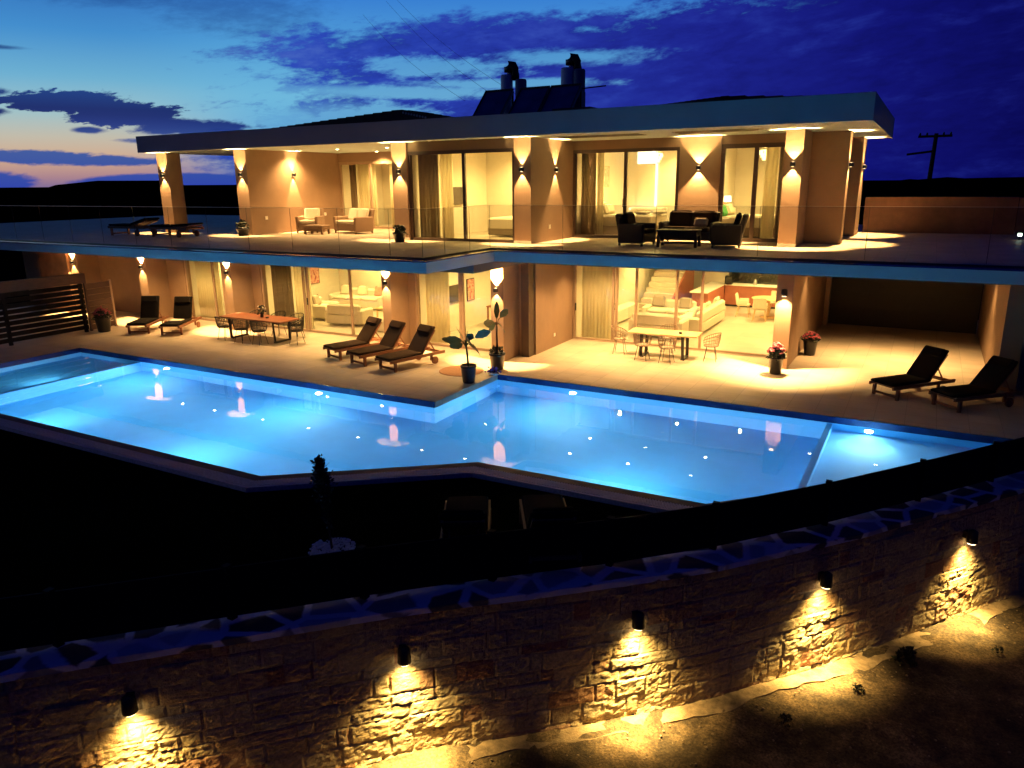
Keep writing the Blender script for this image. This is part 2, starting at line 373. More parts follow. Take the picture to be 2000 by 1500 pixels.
def thing(name, label, cat, loc=(0, 0, 0), rz=0., group=None):
    o = bpy.data.objects.new(name, None); C.objects.link(o); o.location = loc; o.rotation_euler = (0, 0, rz)
    o.empty_display_size = .1; o['label'] = label; o['category'] = cat
    if group: o['group'] = group
    return o
def tag(o, label, cat, group=None, kind=None):
    if label: o['label'] = label
    if cat: o['category'] = cat
    if group: o['group'] = group
    if kind: o['kind'] = kind
    return o
def struct(o, label=None):
    o['kind'] = 'structure'
    if label: o['label'] = label
    return o
def dup(root, loc, rz=None, label=None, group=None):
    r = root.copy(); C.objects.link(r); r.location = loc
    if rz is not None: r.rotation_euler = (0, 0, rz)
    if label: r['label'] = label
    if group: r['group'] = group
    kids = [o for o in bpy.data.objects if o.parent == root]
    for ch in kids:
        c = ch.copy(); C.objects.link(c); c.parent = r
        for g in [o for o in bpy.data.objects if o.parent == ch]:
            d = g.copy(); C.objects.link(d); d.parent = c
    return r
def light(kind, loc, power, col, parent, aim=None, size=.03, spot=None, blend=.2, falloff=None):
    d = bpy.data.lights.new('bulb_light', kind); d.energy = power; d.color = col; d.shadow_soft_size = size
    if kind == 'SPOT': d.spot_size = R(spot); d.spot_blend = blend
    if falloff:
        d.use_nodes = True; nt = d.node_tree; e = [n for n in nt.nodes if n.type == 'EMISSION'][0]
        f = nt.nodes.new('ShaderNodeLightFalloff'); f.inputs[0].default_value = 1; nt.links.new(f.outputs[falloff], e.inputs['Strength'])
    o = bpy.data.objects.new('bulb_light', d); C.objects.link(o); o.location = loc
    if aim is not None: o.rotation_euler = Vector(aim).to_track_quat('-Z', 'Y').to_euler()
    if parent is not None: o.parent = parent
    return o
def offset(poly, d):
    """open polyline moved d to its right side"""
    P = [Vector((x, y)) for x, y in poly]; out = []
    for i, p in enumerate(P):
        ns = []
        if i > 0: e = (p-P[i-1]).normalized(); ns.append(Vector((e.y, -e.x)))
        if i < len(P)-1: e = (P[i+1]-p).normalized(); ns.append(Vector((e.y, -e.x)))
        n = sum(ns, Vector((0, 0))).normalized(); k = 1/max(.4, n.dot(ns[0]))
        q = p+n*d*k; out.append((q.x, q.y))
    return out
def strip(mb, a, b_, z0, z1):
    """solid ribbon between polylines a and b_ from z0 to z1"""
    n = len(a)
    vs = [(x, y, z1) for x, y in a]+[(x, y, z1) for x, y in b_]+[(x, y, z0) for x, y in a]+[(x, y, z0) for x, y in b_]
    fs = []
    for i in range(n-1):
        fs += [(i, i+1, n+i+1, n+i), (2*n+i, 3*n+i, 3*n+i+1, 2*n+i+1), (i, 2*n+i, 2*n+i+1, i+1), (n+i, n+i+1, 3*n+i+1, 3*n+i)]
    fs += [(0, n, 3*n, 2*n), (n-1, 3*n-1, 4*n-1, 2*n-1)]
    return mb.add(vs, fs)

# ------------------------------------------------------------------ ground and far land
WF = [(-14.2, -2.0), (-11.6, .55), (-9.6, 2.5), (-7.7, 4.36), (-5.91, 6.15), (-4.93, 7.10), (-3.82, 8.07), (-2.9, 8.92), (-2.29, 9.52), (-1.85, 10.0), (-1.42, 10.52), (-.8, 11.25), (-.2, 12.02), (.56, 13.05), (1.62, 14.5), (3.6, 17.3), (6, 20.8)]
ZB, ZC = -2.4, -.2
def smooth_line(P, step):
    P = [np.array(p) for p in P]; out = []
    n = len(P)
    for i in range(n-1):
        p0, p1, p2, p3 = P[max(i-1, 0)], P[i], P[i+1], P[min(i+2, n-1)]
        k = max(2, int(np.linalg.norm(p2-p1)/step))
        for j in range(k):
            t = j/k
            out.append(.5*((2*p1)+(-p0+p2)*t+(2*p0-5*p1+4*p2-p3)*t*t+(-p0+3*p1-3*p2+p3)*t**3))
    out.append(P[-1]); return np.array(out)
def vnoise(x, y, seed):
    """value noise on arrays"""
    xi, yi = np.floor(x).astype(int), np.floor(y).astype(int); fx, fy = x-xi, y-yi
    fx = fx*fx*(3-2*fx); fy = fy*fy*(3-2*fy)
    h = lambda a, c: np.modf(np.abs(np.sin(a*127.1+c*311.7+seed*74.7)*43758.5453))[0]
    return (h(xi, yi)*(1-fx)+h(xi+1, yi)*fx)*(1-fy)+(h(xi, yi+1)*(1-fx)+h(xi+1, yi+1)*fx)*fy
def fbm(x, y, seed, o=4):
    t = 0; a = .5
    for k in range(o): t = t+a*(vnoise(x*2**k, y*2**k, seed+k)-.5); a *= .5
    return t
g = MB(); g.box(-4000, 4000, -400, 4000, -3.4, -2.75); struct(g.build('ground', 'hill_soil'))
# gravel lane below the wall, gently uneven
xs = np.linspace(-16, 12, 240); ys = np.linspace(-6, 22, 240); X, Y = np.meshgrid(xs, ys)
Z = -2.428+.17*fbm(X*.95, Y*.95, 3)+.06*fbm(X*6, Y*6, 9, 3)
o = MB(); nx = len(xs)
o.v = [tuple(p) for p in np.stack([X, Y, Z], -1).reshape(-1, 3)]
o.f = [(i*nx+j, i*nx+j+1, (i+1)*nx+j+1, (i+1)*nx+j) for i in range(239) for j in range(239)]
struct(o.build('gravel_lane', 'gravel_ground', smooth=True))
# lawn behind the wall
bk = offset(WF, -.46)
near = [(-23.8, 9.05), (-10.28, 9.04), (-7.10, 11.48), (-2.72, 11.56), (2.6, 17.1)]
poly = [(-60, -12), (-16, -8)]+[(x, y) for x, y in bk]+[(4.2, 19.0), (3.0, 17.4)]+[(x, y) for x, y in reversed(offset(near, .5))]+[(-60, 8.55)]
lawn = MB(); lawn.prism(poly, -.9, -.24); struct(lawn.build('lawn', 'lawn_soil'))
def ridge(name, x0, x1, y0, y1, h, seed, base=-3.2, n=50):
    m = MB(); xs = np.linspace(x0, x1, n); rows = [(y0, 0), (y0+(y1-y0)*.3, .8), (y0+(y1-y0)*.55, 1), (y1, 1.0)]
    for k, (yy, q) in enumerate(rows):
        for x in xs: m.v.append((x, yy, base+(h(x)-base)*q if q < 1 else h(x)+.12*math.sin(x*.9+k)))
    for k in range(3):
        for i in range(n-1): m.f.append((k*n+i, k*n+i+1, (k+1)*n+i+1, (k+1)*n+i))
    return struct(m.build(name, 'hill_soil', smooth=True))
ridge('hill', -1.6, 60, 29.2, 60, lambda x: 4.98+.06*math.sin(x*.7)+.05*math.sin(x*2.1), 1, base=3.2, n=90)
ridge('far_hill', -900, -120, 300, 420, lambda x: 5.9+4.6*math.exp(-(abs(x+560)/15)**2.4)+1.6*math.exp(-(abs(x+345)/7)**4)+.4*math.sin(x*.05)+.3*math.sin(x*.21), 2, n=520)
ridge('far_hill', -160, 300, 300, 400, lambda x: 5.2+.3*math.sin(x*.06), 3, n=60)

# ------------------------------------------------------------------ pool
ZW = -.15; ZF = -1.35
pool = thing('swimming_pool', 'long lit blue swimming pool with a stepped far edge and angled overflow edge', 'pool', (-9.9, 14.1, -.15))
pm = lambda mb: mb.xf(Matrix.Translation((9.9, -14.1, .15)))
PX = [(-23.8, 14.1), (-9.9, 14.1), (-9.9, 17.1), (2.6, 17.1)]
w = MB(); f_ = MB(); full = near+[(2.6, 17.1), (-9.9, 17.1), (-9.9, 14.1), (-23.8, 14.1)]
def wallring(mb, P, z0, z1, closed=False):
    n = len(P)
    for i in range(n-1+int(closed)):
        (a, b1), (c, d) = P[i], P[(i+1) % n]; mb.add([(a, b1, z0), (c, d, z0), (c, d, z1), (a, b1, z1)], [(0, 1, 2, 3)])
# basin walls are solid slabs 0.15 m thick
strip(w, PX, offset(PX, -.15), ZF-.1, ZW-.004); strip(w, near, offset(near, .15), ZF-.1, ZW-.004); strip(w, [(-23.8, 9.05), (-23.8, 14.1)], [(-23.95, 9.05), (-23.95, 14.1)], ZF-.1, ZW-.004)
pm(w).build('wall', 'pool_wall', pool)
deep = [(-20.75, 9.0), (-10.28, 9.0), (-7.1, 11.45), (-2.72, 11.5), (-1.5, 12.8), (-1.5, 17.15), (-9.95, 17.15), (-9.95, 14.15), (-20.75, 14.15)]
pm(f_.prism(deep, ZF-.1, ZF)).build('floor', 'pool_floor', pool)
sh = MB().prism([(-23.9, 8.95), (-20.95, 8.95), (-20.95, 14.15), (-23.9, 14.15)], -.95, -.75); pm(sh).build('shallow_floor', 'pool_floor', pool)
sh = MB().prism([(-1.4, 12.8), (2.7, 17.15), (-1.4, 17.15)], -.85, -.6); pm(sh).build('shallow_floor', 'pool_wall', pool)
for x0, x1, y0 in ((-20.95, -20.75, 9.05), (-1.5, -1.38, 12.83)):
    dv = MB().box(x0, x1, y0, 14.1 if x0 < -5 else 17.1, ZF-.05, -.2); pm(dv).build('divider', 'pool_wall', pool)
tb = MB(); strip(tb, PX, offset(PX, -.03), ZW, -.004); strip(tb, [(-23.8, 9.05), (-23.8, 14.1)], [(-23.83, 9.05), (-23.83, 14.13)], ZW, -.004)
pm(tb).build('tile_band', 'dark_tile', pool)
n2_ = offset(near, .21); n3_ = offset(near, .46); n4_ = offset(near, .52)
cp = MB(); strip(cp, near, n2_, -.45, -.145); pm(cp).build('coping', 'stone_edge', pool)
gr = MB(); strip(gr, n2_, n3_, -.45, -.155)
# cross bars of the overflow grating
gb = MB()
for i in range(len(n2_)-1):
    a, c = Vector(n2_[i]), Vector(n2_[i+1]); a2, c2 = Vector(n3_[i]), Vector(n3_[i+1]); L = (c-a).length; k = int(L/.05)
    for j in range(k):
        t = (j+.5)/k; p, q = a.lerp(c, t), a2.lerp(c2, t); gb.bar((p.x, p.y, -.15), (q.x, q.y, -.15), .026, .014)
pm(gr).build('gutter', 'grating', pool); pm(gb).build('grating', 'grating', pool)
oc = MB(); strip(oc, n3_, n4_, -.5, -.148); pm(oc).build('outer_kerb', 'grating', pool)
wt = MB(); wt.add([(x, y, ZW) for x, y in full], [tuple(range(len(full)))]); struct(wt.build('water', 'water'))
def pool_light(x, y, z, nx, ny, label, power=260, down=.35, hot=.38):
    t = thing('pool_light', label, 'pool light', (x, y, z), 0, 'underwater lights in the pool walls')
    a = math.atan2(ny, nx); M = Matrix.Rotation(a, 4, 'Z')
    MB().lathe([(.13, 0), (.13, .015), (.1, .025)], 16, axis='x').xf(M).build('bezel', 'steel', t)
    MB().lathe([(.095, .018), (.085, .035)], 16, axis='x').xf(M).build('lens', 'pool_bulb', t)
    light('SPOT', (nx*.07, ny*.07, 0), power*.25, (.62, .86, 1), t, (nx, ny, -down), .08, 172, .5, 'Linear')
    light('SPOT', (nx*.1, ny*.1, 0), power*hot, (.72, .95, 1), t, (nx, ny, -1.0*down/.35), .06, 92, 1., None)
pool_light(-19.5, 14.1, -.42, 0, -1, 'leftmost glowing underwater light on the far pool wall')
pool_light(-13.5, 14.1, -.42, 0, -1, 'glowing underwater light on the far pool wall below the three loungers')
pool_light(-7.6, 17.1, -.42, 0, -1, 'glowing underwater light on the far pool wall by the inner corner')
pool_light(-.65, 17.1, -.36, 0, -1, 'glowing underwater light in the small side basin', 190, .12, 1.0)
pool_light(-18.2, 9.05, -.42, 0, 1, 'underwater light on the near pool wall at the left edge of the photo', 190)
pool_light(-13.2, 9.05, -.42, 0, 1, 'underwater light on the near pool wall behind the overflow edge', 190)
pool_light(-4.6, 11.55, -.42, 0, 1, 'underwater light on the near pool wall right of the angled corner', 230)
pool_light(-20.95, 11.6, -.42, -1, 0, 'added underwater light hidden behind the dividing wall, brightening the left basin', 120, .2)  # added lamp with its lens out of view, put in to brighten this basin

# ------------------------------------------------------------------ deck
dk = MB(); dk.prism([(-36, 14.131), (-9.869, 14.131), (-9.869, 17.131), (8, 17.131), (8, 32), (-36, 32)], -.149, 0); struct(dk.build('pool_deck', 'deck'))
dk = MB(); dk.prism([(-36, 8.5), (-23.831, 8.5), (-23.831, 14.13), (-36, 14.13)], -.149, -.002); struct(dk.build('pool_deck', 'deck'))

# ------------------------------------------------------------------ the villa
V = thing('villa', 'two storey flat roofed villa with lit windows above the pool deck', 'house', (-10, 19.5, 0))
def vm(mb, name, mt, parent=V, smooth=False):
    if parent is V: mb.xf(Matrix.Translation((10, -19.5, 0)))
    return mb.build(name, mt, parent, smooth)
def wall(x0, x1, y0, y1, z0, z1, mt='paint', name='wall'): return vm(MB().box(x0, x1, y0, y1, z0, z1), name, mt)
ZT = 3.30; ZS = 6.27
# slab and dropped ceilings
sl = MB(); sl.prism([(-42, 14.0), (-9.9, 14.0), (-9.9, 17.1), (9, 17.1), (9, 33), (-42, 33)], 3.05, ZT); vm(sl, 'slab', 'slab_pool_lit')
vm(MB().prism([(-36, 16.2), (-10.0, 16.2), (-10.0, 32), (-36, 32)], 2.82, 3.048), 'ceiling', 'ceiling_paint')
vm(MB().prism([(-9.998, 19.0), (9, 19.0), (9, 32), (-9.998, 32)], 2.82, 3.048), 'ceiling', 'ceiling_paint')
e1 = [(-42, 14.0), (-9.9, 14.0), (-9.9, 17.1), (9, 17.1)]
ci = MB(); strip(ci, e1, offset(e1, -.40), ZT+.001, ZT+.028); vm(ci, 'edge_coping', 'dark_tile')
tr = MB(); tr.prism([(-42, 14.4), (-10.3, 14.4), (-10.3, 17.5), (9, 17.5), (9, 33), (-42, 33)], ZT+.001, 3.32); vm(tr, 'terrace_floor', 'terrace')
# roof
vm(MB().box(-26.25, -1.36, 18.9, 27.4, ZS, 6.85), 'roof', 'fascia')
vm(MB().box(-26.0, -1.6, 19.15, 27.1, 6.851, 6.865), 'roof_deck', 'roof_deck')
for x0, x1 in ((-9.6, -7.1), (-6.2, -3.9)):
    sv = MB()
    for k in range(3): sv.box(x0, x1, 20.0+k*.32, 20.12+k*.32, ZS-.012, ZS-.002)
    vm(sv, 'soffit_slot', 'bronze')
# lower storey: fins, facade strips, jambs
for x0, x1 in ((-31.0, -30.45), (-26.6, -26.14), (-21.85, -21.5), (-14.80, -14.47), (-10.86, -10.45)):
    wall(x0, x1, 18.5, 19.42, 0, 2.82, name='pillar')
for x0, x1 in ((-36, -25.15), (-23.05, -21.06), (-14.8, -14.22), (-10.86, -10.31)): wall(x0, x1, 19.42, 19.7, 0, 2.82)
wall(-10.31, -10.06, 19.32, 19.7, 0, 2.8, 'bronze', 'jamb')
wall(-10.5, -10.02, 19.7, 32, 0, 2.82)
wall(-3.44, -3.02, 21.12, 31.9, 0, 2.82, name='pillar')
wall(-2.9, 1.75, 29.0, 29.15, 0, 2.82, 'book_dark', 'garage_door')
for k in range(5): wall(-2.85, 1.7, 28.985, 29.0, .08+k*.55, .618+k*.55, 'book_dark', 'garage_panel')
wall(1.78, 2.2, 20.6, 29.2, 0, 2.82)
wall(-3.0, -2.86, 28.6, 28.98, 0, 2.4, 'champagne', 'jamb')
# rooms on the lower floor
wall(-10.5, -3.44, 31.9, 32.1, 0, 2.82, 'room_wall'); wall(-25.4, -10.5, 25.2, 25.4, 0, 2.82, 'room_wall')
wall(-22.7, -22.5, 19.7, 25.2, 0, 2.82, 'room_wall'); wall(-14.45, -14.28, 19.7, 25.2, 0, 2.82, 'room_wall'); wall(-25.6, -25.4, 19.7, 25.4, 0, 2.82, 'room_wall')
vm(MB().box(-10.019, -10.0, 22.6, 31.9, .0, 2.815), 'room_lining', 'room_wall'); vm(MB().box(-3.46, -3.441, 22.6, 31.9, 0, 2.815), 'room_lining', 'room_wall')
vm(MB().box(-10.52, -10.501, 19.7, 25.2, 0, 2.815), 'room_lining', 'room_wall')
vm(MB().box(-25.4, -10.52, 19.46, 25.2, .001, .02), 'room_floor', 'room_floor'); vm(MB().box(-10.0, -3.46, 22.34, 31.9, .001, .02), 'room_floor', 'room_floor')
# upper storey
wall(-26.04, -25.46, 19.5, 20.1, 3.32, ZS, name='pillar')
wall(-21.88, -21.30, 19.5, 24.3, 3.32, ZS)
wall(-14.94, -14.38, 19.5, 24.3, 3.32, ZS, name='pillar')
wall(-10.61, -10.07, 19.5, 24.6, 3.32, ZS, name='pillar')
wall(-21.30, -14.94, 24.3, 24.5, 5.92, ZS); wall(-18.45, -14.94, 24.3, 24.5, 3.32, 5.92)
wall(-14.38, -10.61, 19.58, 19.75, 5.99, ZS)
wall(-10.07, -6.65, 22.4, 22.6, 6.0, ZS); wall(-5.46, -3.5, 22.4, 22.6, 6.03, ZS)
wall(-6.65, -5.46, 22.36, 22.6, 3.32, ZS, name='pillar')
wall(-3.5, -3.05, 21.0, 22.6, 3.32, ZS, name='pillar')
wall(-3.05, -2.1, 22.4, 22.9, 3.32, ZS); wall(-2.75, -2.55, 22.9, 25.9, 3.32, ZS, 'bronze', 'side_window'); wall(-2.75, -2.06, 25.9, 27.2, 3.32, ZS)
wall(-21.5, -14.7, 27.2, 27.4, 3.32, ZS, 'room_wall'); wall(-14.6, -10.61, 24.3, 24.5, 3.32, ZS, 'room_wall'); wall(-10.61, -2.75, 27.0, 27.2, 3.32, ZS, 'room_wall')
wall(-21.6, -21.4, 24.5, 27.2, 3.32, ZS, 'room_wall'); wall(-14.9, -14.7, 24.5, 27.2, 3.32, ZS, 'room_wall')
vm(MB().box(-14.379, -14.36, 19.75, 24.3, 3.32, 6.2), 'room_lining', 'room_wall'); vm(MB().box(-10.63, -10.611, 19.75, 24.3, 3.32, 6.2), 'room_lining', 'room_wall')
vm(MB().box(-10.069, -10.05, 22.6, 27, 3.32, 6.2), 'room_lining', 'room_wall'); wall(-6.2, -6.05, 22.6, 27, 3.32, 6.2, 'room_wall'); wall(-3.2, -3.05, 22.6, 27, 3.32, 6.2, 'room_wall')
for q in ((-14.38, -10.61, 19.75, 24.3), (-10.07, -3.05, 22.6, 27.0), (-21.4, -14.9, 24.5, 27.2)):
    vm(MB().box(*q, 6.2, 6.265), 'room_ceiling', 'white_wall'); vm(MB().box(*q, 3.321, 3.335), 'room_floor', 'room_floor')
# white skirting at the pillar feet
for x0, x1, y0 in ((-14.95, -14.37, 19.49), (-10.62, -10.06, 19.49), (-3.51, -3.04, 20.99)): wall(x0, x1, y0-.012, y0+.008, 3.322, 3.4, 'switch_white', 'skirting')

def sliding_door(x0, x1, y, z0, z1, mull, mt, glass, handle_at=None, fw_=.075):
    """frame with stiles at mull; glass = list of (a, b) bays that carry a pane"""
    fr = MB(); d = .09
    fr.box(x0, x1, y-d/2, y+d/2, z1-fw_, z1); fr.box(x0, x1, y-d/2, y+d/2, z0, z0+fw_*.8)
    for xx in (x0, x1-fw_): fr.box(xx, xx+fw_, y-d/2, y+d/2, z0+fw_*.8, z1-fw_)
    for k, xx in enumerate(mull): fr.box(xx-fw_/2, xx+fw_/2, y-d/2-.012*(k % 2), y+d/2-.014, z0+fw_*.8, z1-fw_)
    f = vm(fr, 'sliding_door', mt)
    for a, c in glass: MB().box(a+.02, c-.02, y+.004, y+.016, z0+.05, z1-.06).xf(Matrix.Translation((10, -19.5, 0))).build('pane', 'window_glass', f)
    if handle_at is not None:
        MB().box(handle_at-.018, handle_at+.018, y-d/2-.045, y-d/2-.002, z0+.95, z0+1.2).xf(Matrix.Translation((10, -19.5, 0))).build('handle', 'black_metal', f)
    return f
sliding_door(-25.15, -23.05, 19.5, .02, 2.8, [-23.62], 'champagne', [(-25.1, -23.62), (-23.62, -23.1)])
sliding_door(-21.06, -14.80, 19.5, .02, 2.8, [-19.04, -18.86, -16.93], 'champagne', [(-21, -18.95), (-18.95, -16.93), (-16.93, -14.86)], -18.86)
sliding_door(-14.22, -10.86, 19.5, .02, 2.8, [-12.54, -12.44], 'champagne', [(-14.15, -12.5), (-12.5, -10.9)])
sliding_door(-10.0, -3.44, 22.42, .02, 2.8, [-8.62, -8.5, -7.85, -6.56, -5.78], 'champagne', [(-9.95, -8.6), (-8.5, -7.85), (-7.85, -6.56), (-6.56, -5.78)], -9.9)
sliding_door(-14.38, -10.61, 19.62, 3.33, 5.99, [-12.36], 'bronze', [(-14.3, -12.4), (-12.4, -10.7)], -12.3, .1)
sliding_door(-10.07, -6.65, 22.45, 3.33, 6.0, [-8.33], 'bronze', [(-10, -8.4), (-8.3, -6.7)], -8.36, .1)
sliding_door(-5.46, -3.5, 22.45, 3.33, 6.03, [-4.48], 'bronze', [(-5.4, -4.5), (-4.5, -3.6)], None, .12)
sliding_door(-21.3, -18.45, 24.34, 3.33, 5.92, [-19.72], 'champagne', [(-21.2, -19.7), (-19.7, -18.5)], None, .1)
for (x, y, z) in ((-21.29, 20.2, 3.9), (-21.29, 23.3, 3.92), (-10.06, 20.7, 3.75)):
    vm(MB().box(x, x+.015, y-.06, y+.06, z-.06, z+.06), 'socket', 'switch_white')
vm(MB().box(-10.0, -9.985, 20.9, 21.0, .35, .45), 'socket', 'switch_white')

# roof furniture: tiled roofs behind the parapet
def tiled_roof(name, label, pts, ridge_z, base_z, y0, y1, ze):
    t = thing(name, label, 'tiled roof', (pts[0], y0, base_z)); m = MB()
    x0, xr, x1 = pts; n = 16
    for i in range(n):                      # stepped courses up to the ridge, as the hip shows them
        a = x0+(xr-x0)*i/n; c = x0+(xr-x0)*(i+1)/n; z = ze+(ridge_z-ze)*(i+1)/n
        m.box(a-x0, c-x0+.05, 0, y1-y0, 0, z-base_z)
    for i in range(6):
        a = xr+(x1-xr)*i/6; c = xr+(x1-xr)*(i+1)/6; z = ze+(ridge_z-ze)*(1-(i+.5)/6)
        m.box(a-x0, c-x0, 0, y1-y0, 0, z-base_z)
    m.build('tiles', 'roof_tile', t)
    rd = MB()
    for i in range(9 if x1-xr < 2.5 else 0): rd.tube([(xr-x0+.1+i*.13, -.02, ridge_z-base_z-.12-i*.028), (xr-x0+.1+i*.13, .3, ridge_z-base_z-.06-i*.028)], .045, 6)
    if rd.v: rd.build('ridge_tiles', 'fascia', t)
tiled_roof('tiled_roof', 'low dark tiled roof rising behind the parapet at the left of the solar panels', (-25.9, -18.5, -16.2), 7.83, 6.87, 24.9, 26.6, 7.40)
tiled_roof('tiled_roof', 'thin dark strip of tiled roof behind the parapet at the right', (-8.1, -5.4, -2.4), 7.32, 6.87, 22.4, 25, 7.13)
rh = MB().prism([(-10.9, 22.6), (-9.6, 22.6), (-9.6, 23.6), (-10.9, 23.6)], 6.87, 7.28); vm(rh, 'roof_hatch', 'roof_deck')

# solar water heaters
def solar(label, loc, panels, tank_at, rod=False):
    t = thing('solar_water_heater', label, 'solar heater', loc, 0, 'solar water heaters on the roof'); pw = 1.12
    for k in range(panels):
        x = k*(pw+.05); p = MB()
        p.add([(x, 0, .15), (x+pw, 0, .15), (x+pw, 1.15, 1.28), (x, 1.15, 1.28), (x, .06, .09), (x+pw, .06, .09), (x+pw, 1.21, 1.22), (x, 1.21, 1.22)],
              [(0, 1, 2, 3), (7, 6, 5, 4), (0, 4, 5, 1), (1, 5, 6, 2), (2, 6, 7, 3), (3, 7, 4, 0)])
        p.build('collector', 'collector', t); fr = MB()
        for xx in (x+.015, x+pw-.015): fr.bar((xx, -.01, .175), (xx, 1.14, 1.305), .035, .04)
        fr.bar((x, 1.15, 1.31), (x+pw, 1.15, 1.31), .05, .06); fr.build('panel_frame', 'bronze', t)
    lg = MB(); w_ = panels*(pw+.05)
    for xx in (.05, w_-.1): lg.bar((xx, 1.2, 0), (xx, 1.2, 1.22), .05, .05); lg.bar((xx, 0, .06), (xx, 1.9, .06), .05, .05)
    lg.build('stand', 'black_metal', t)
    x, z = tank_at
    MB().lathe([(.02, z-1.5), (.19, z-1.47), (.205, z-1.4), (.205, z-.08), (.18, z-.02), (.02, z)], 20, (x, 1.75, 0)).build('tank', 'tank_blue', t, True)
    if rod: MB().tube([(w_-.1, 1.25, 1.18), (w_+.75, 1.3, 1.22)], .022, 6).build('aerial', 'black_metal', t); MB().bbox(w_-.62, w_-.16, 1.2, 1.75, .0, 1.15, .03).build('cabinet', 'tank_blue', t)
    return t
def flue(label, loc, top, r):
    t = thing('chimney_flue', label, 'chimney', loc, 0, 'chimney flues on the roof')
    MB().lathe([(.02, 0), (r, 0), (r*1.03, .03), (r*1.03, top-.08), (r*.93, top-.01), (.02, top)], 22).build('pipe', 'flue_white', t, True)
    x = .12; MB().lathe([(.09, top-.02), (.085, top+.2)], 14, (x, 0, 0)).build('neck', 'flue_white', t, True)
    cw = MB(); cw.tube([(x-.04, -.02, top+.06), (x-.03, -.02, top+.2), (x+.03, 0, top+.3), (x+.12, .02, top+.28), (x+.19, .03, top+.16), (x+.22, .03, top-.02), (x+.23, .03, top-.2)], [.15, .17, .17, .165, .15, .14, .13], 16)
    cw.build('cowl', 'black_metal', t, True); return t
solar('single dark solar collector tilted on a stand, left of the pair', (-14.36, 23.2, 6.865), 1, (1.1, 1.72))
solar('pair of dark solar collectors with a rod aerial at the right end', (-12.95, 23.2, 6.865), 2, (1.93, 1.88), True)
flue('pale flue with black cowl behind the single solar collector', (-13.86, 25.0, 6.865), 1.90, .21)
flue('taller pale flue with black cowl behind the pair of solar collectors', (-11.46, 25.0, 6.865), 1.95, .24)

# glass balustrades
def balustrade(label, P, joints):
    t = thing('glass_balustrade', label, 'glass railing', (P[0][0], P[0][1], 3.32), 0, 'frameless glass balustrades of the terrace')
    a, c = Vector((0, 0)), Vector((P[1][0]-P[0][0], P[1][1]-P[0][1])); n = len(joints)
    for i in range(n-1):
        p, q = a.lerp(c, joints[i]), a.lerp(c, joints[i+1]); d = (q-p).normalized()*.008; p = p+d; q = q-d; sd = Vector((d.y, -d.x)).normalized()*.008
        m = MB(); m.prism([(p.x-sd.x, p.y-sd.y), (q.x-sd.x, q.y-sd.y), (q.x+sd.x, q.y+sd.y), (p.x+sd.x, p.y+sd.y)], .012, 1.15); m.build('panel', 'rail_glass', t)
    ch = MB(); ch.bar((0, 0, .02), (c.x, c.y, .02), .06, .04); ch.build('base_channel', 'black_metal', t)
    for i in range(n):
        p = a.lerp(c, joints[i]); m = MB(); m.tube([(p.x, p.y, .05), (p.x, p.y, 1.15)], .006, 5); m.build('seal', 'black_metal', t)
    tp = MB(); tp.bar((0, 0, 1.155), (c.x, c.y, 1.155), .017, .006); tp.build('top_edge', 'steel', t)
jl = [0]+[(i*1.572)/26.1 for i in range(1, 17)]+[1]
balustrade('long frameless glass railing along the front of the left terrace', ((-36.3, 14.42), (-10.28, 14.42)), jl)
balustrade('short glass railing on the return between the two terrace fronts', ((-10.28, 14.42), (-10.28, 17.52)), [0, .3, .67, 1])
balustrade('frameless glass railing along the front of the right terrace', ((-10.28, 17.52), (8.0, 17.52)), [0, .117, .25, .38, .5, .62, .74, .87, 1])

# ------------------------------------------------------------------ lamps
def wall_lamp(x, y, z, nx, ny, label, half=40, upw=True, power=520, d=.048, blend=.38, name='wall_lamp', group='up and down wall lamps on the villa', dn=.85, upk=1., fan=.78):
    t = thing(name, label, 'wall lamp', (x, y, z), math.atan2(ny, nx), group)
    MB().box(0, .014, -.05, .05, -.04, .04).build('bracket', 'black_metal', t)
    MB().bbox(.015, .12, -.06, .06, -.055, .055, .012).build('housing', 'black_metal', t)
    for s in ((1, -1) if upw else (-1,)):
        MB().lathe([(.03, .056*s), (.028, .059*s)], 12, (d, 0, 0)).build('lens', 'bulb_soft', t)
        l = light('SPOT', (d, 0, .068*s), power*(upk if s > 0 else dn), WARM, t, None, .012, half*2, blend, 'Linear')
        z_ = Vector((.03, 0, -s)).normalized(); y_ = Vector((0, 1, 0)); x_ = y_.cross(z_)
        l.rotation_euler = Matrix((x_, y_, z_)).transposed().to_euler(); l.scale = (fan, 1, 1)      # flat beam hugging the wall
    return t
wl = wall_lamp
wl(-25.74, 19.5, 5.44, 0, -1, 'wall lamp on the free standing left end pillar of the upper terrace')
wl(-21.58, 19.5, 5.42, 0, -1, 'wall lamp on the pillar beside the open side bay of the upper terrace')
wl(-21.30, 21.7, 5.42, 1, 0, 'wall lamp on the brown side wall behind the light wicker armchair', 28, power=560, dn=1.1, fan=1.)
wl(-14.66, 19.5, 5.41, 0, -1, 'wall lamp on the upper pillar left of the dark framed bedroom window', 42)
wl(-10.34, 19.5, 5.40, 0, -1, 'wall lamp on the upper pillar right of the dark framed bedroom window', 36)
wl(-10.07, 21.1, 5.40, 1, 0, 'wall lamp on the recess side wall facing right', 36)
wl(-6.07, 22.36, 5.40, 0, -1, 'wall lamp with a wide hourglass of light between the two right bedroom doors', 46, power=760)
wl(-3.27, 21.0, 5.42, 0, -1, 'wall lamp on the upper pillar right of the narrow bedroom door', 42, power=800)
wl(-2.1, 22.65, 5.41, 1, 0, 'nearer wall lamp on the right end wall of the upper floor', 40, dn=1., fan=.9)
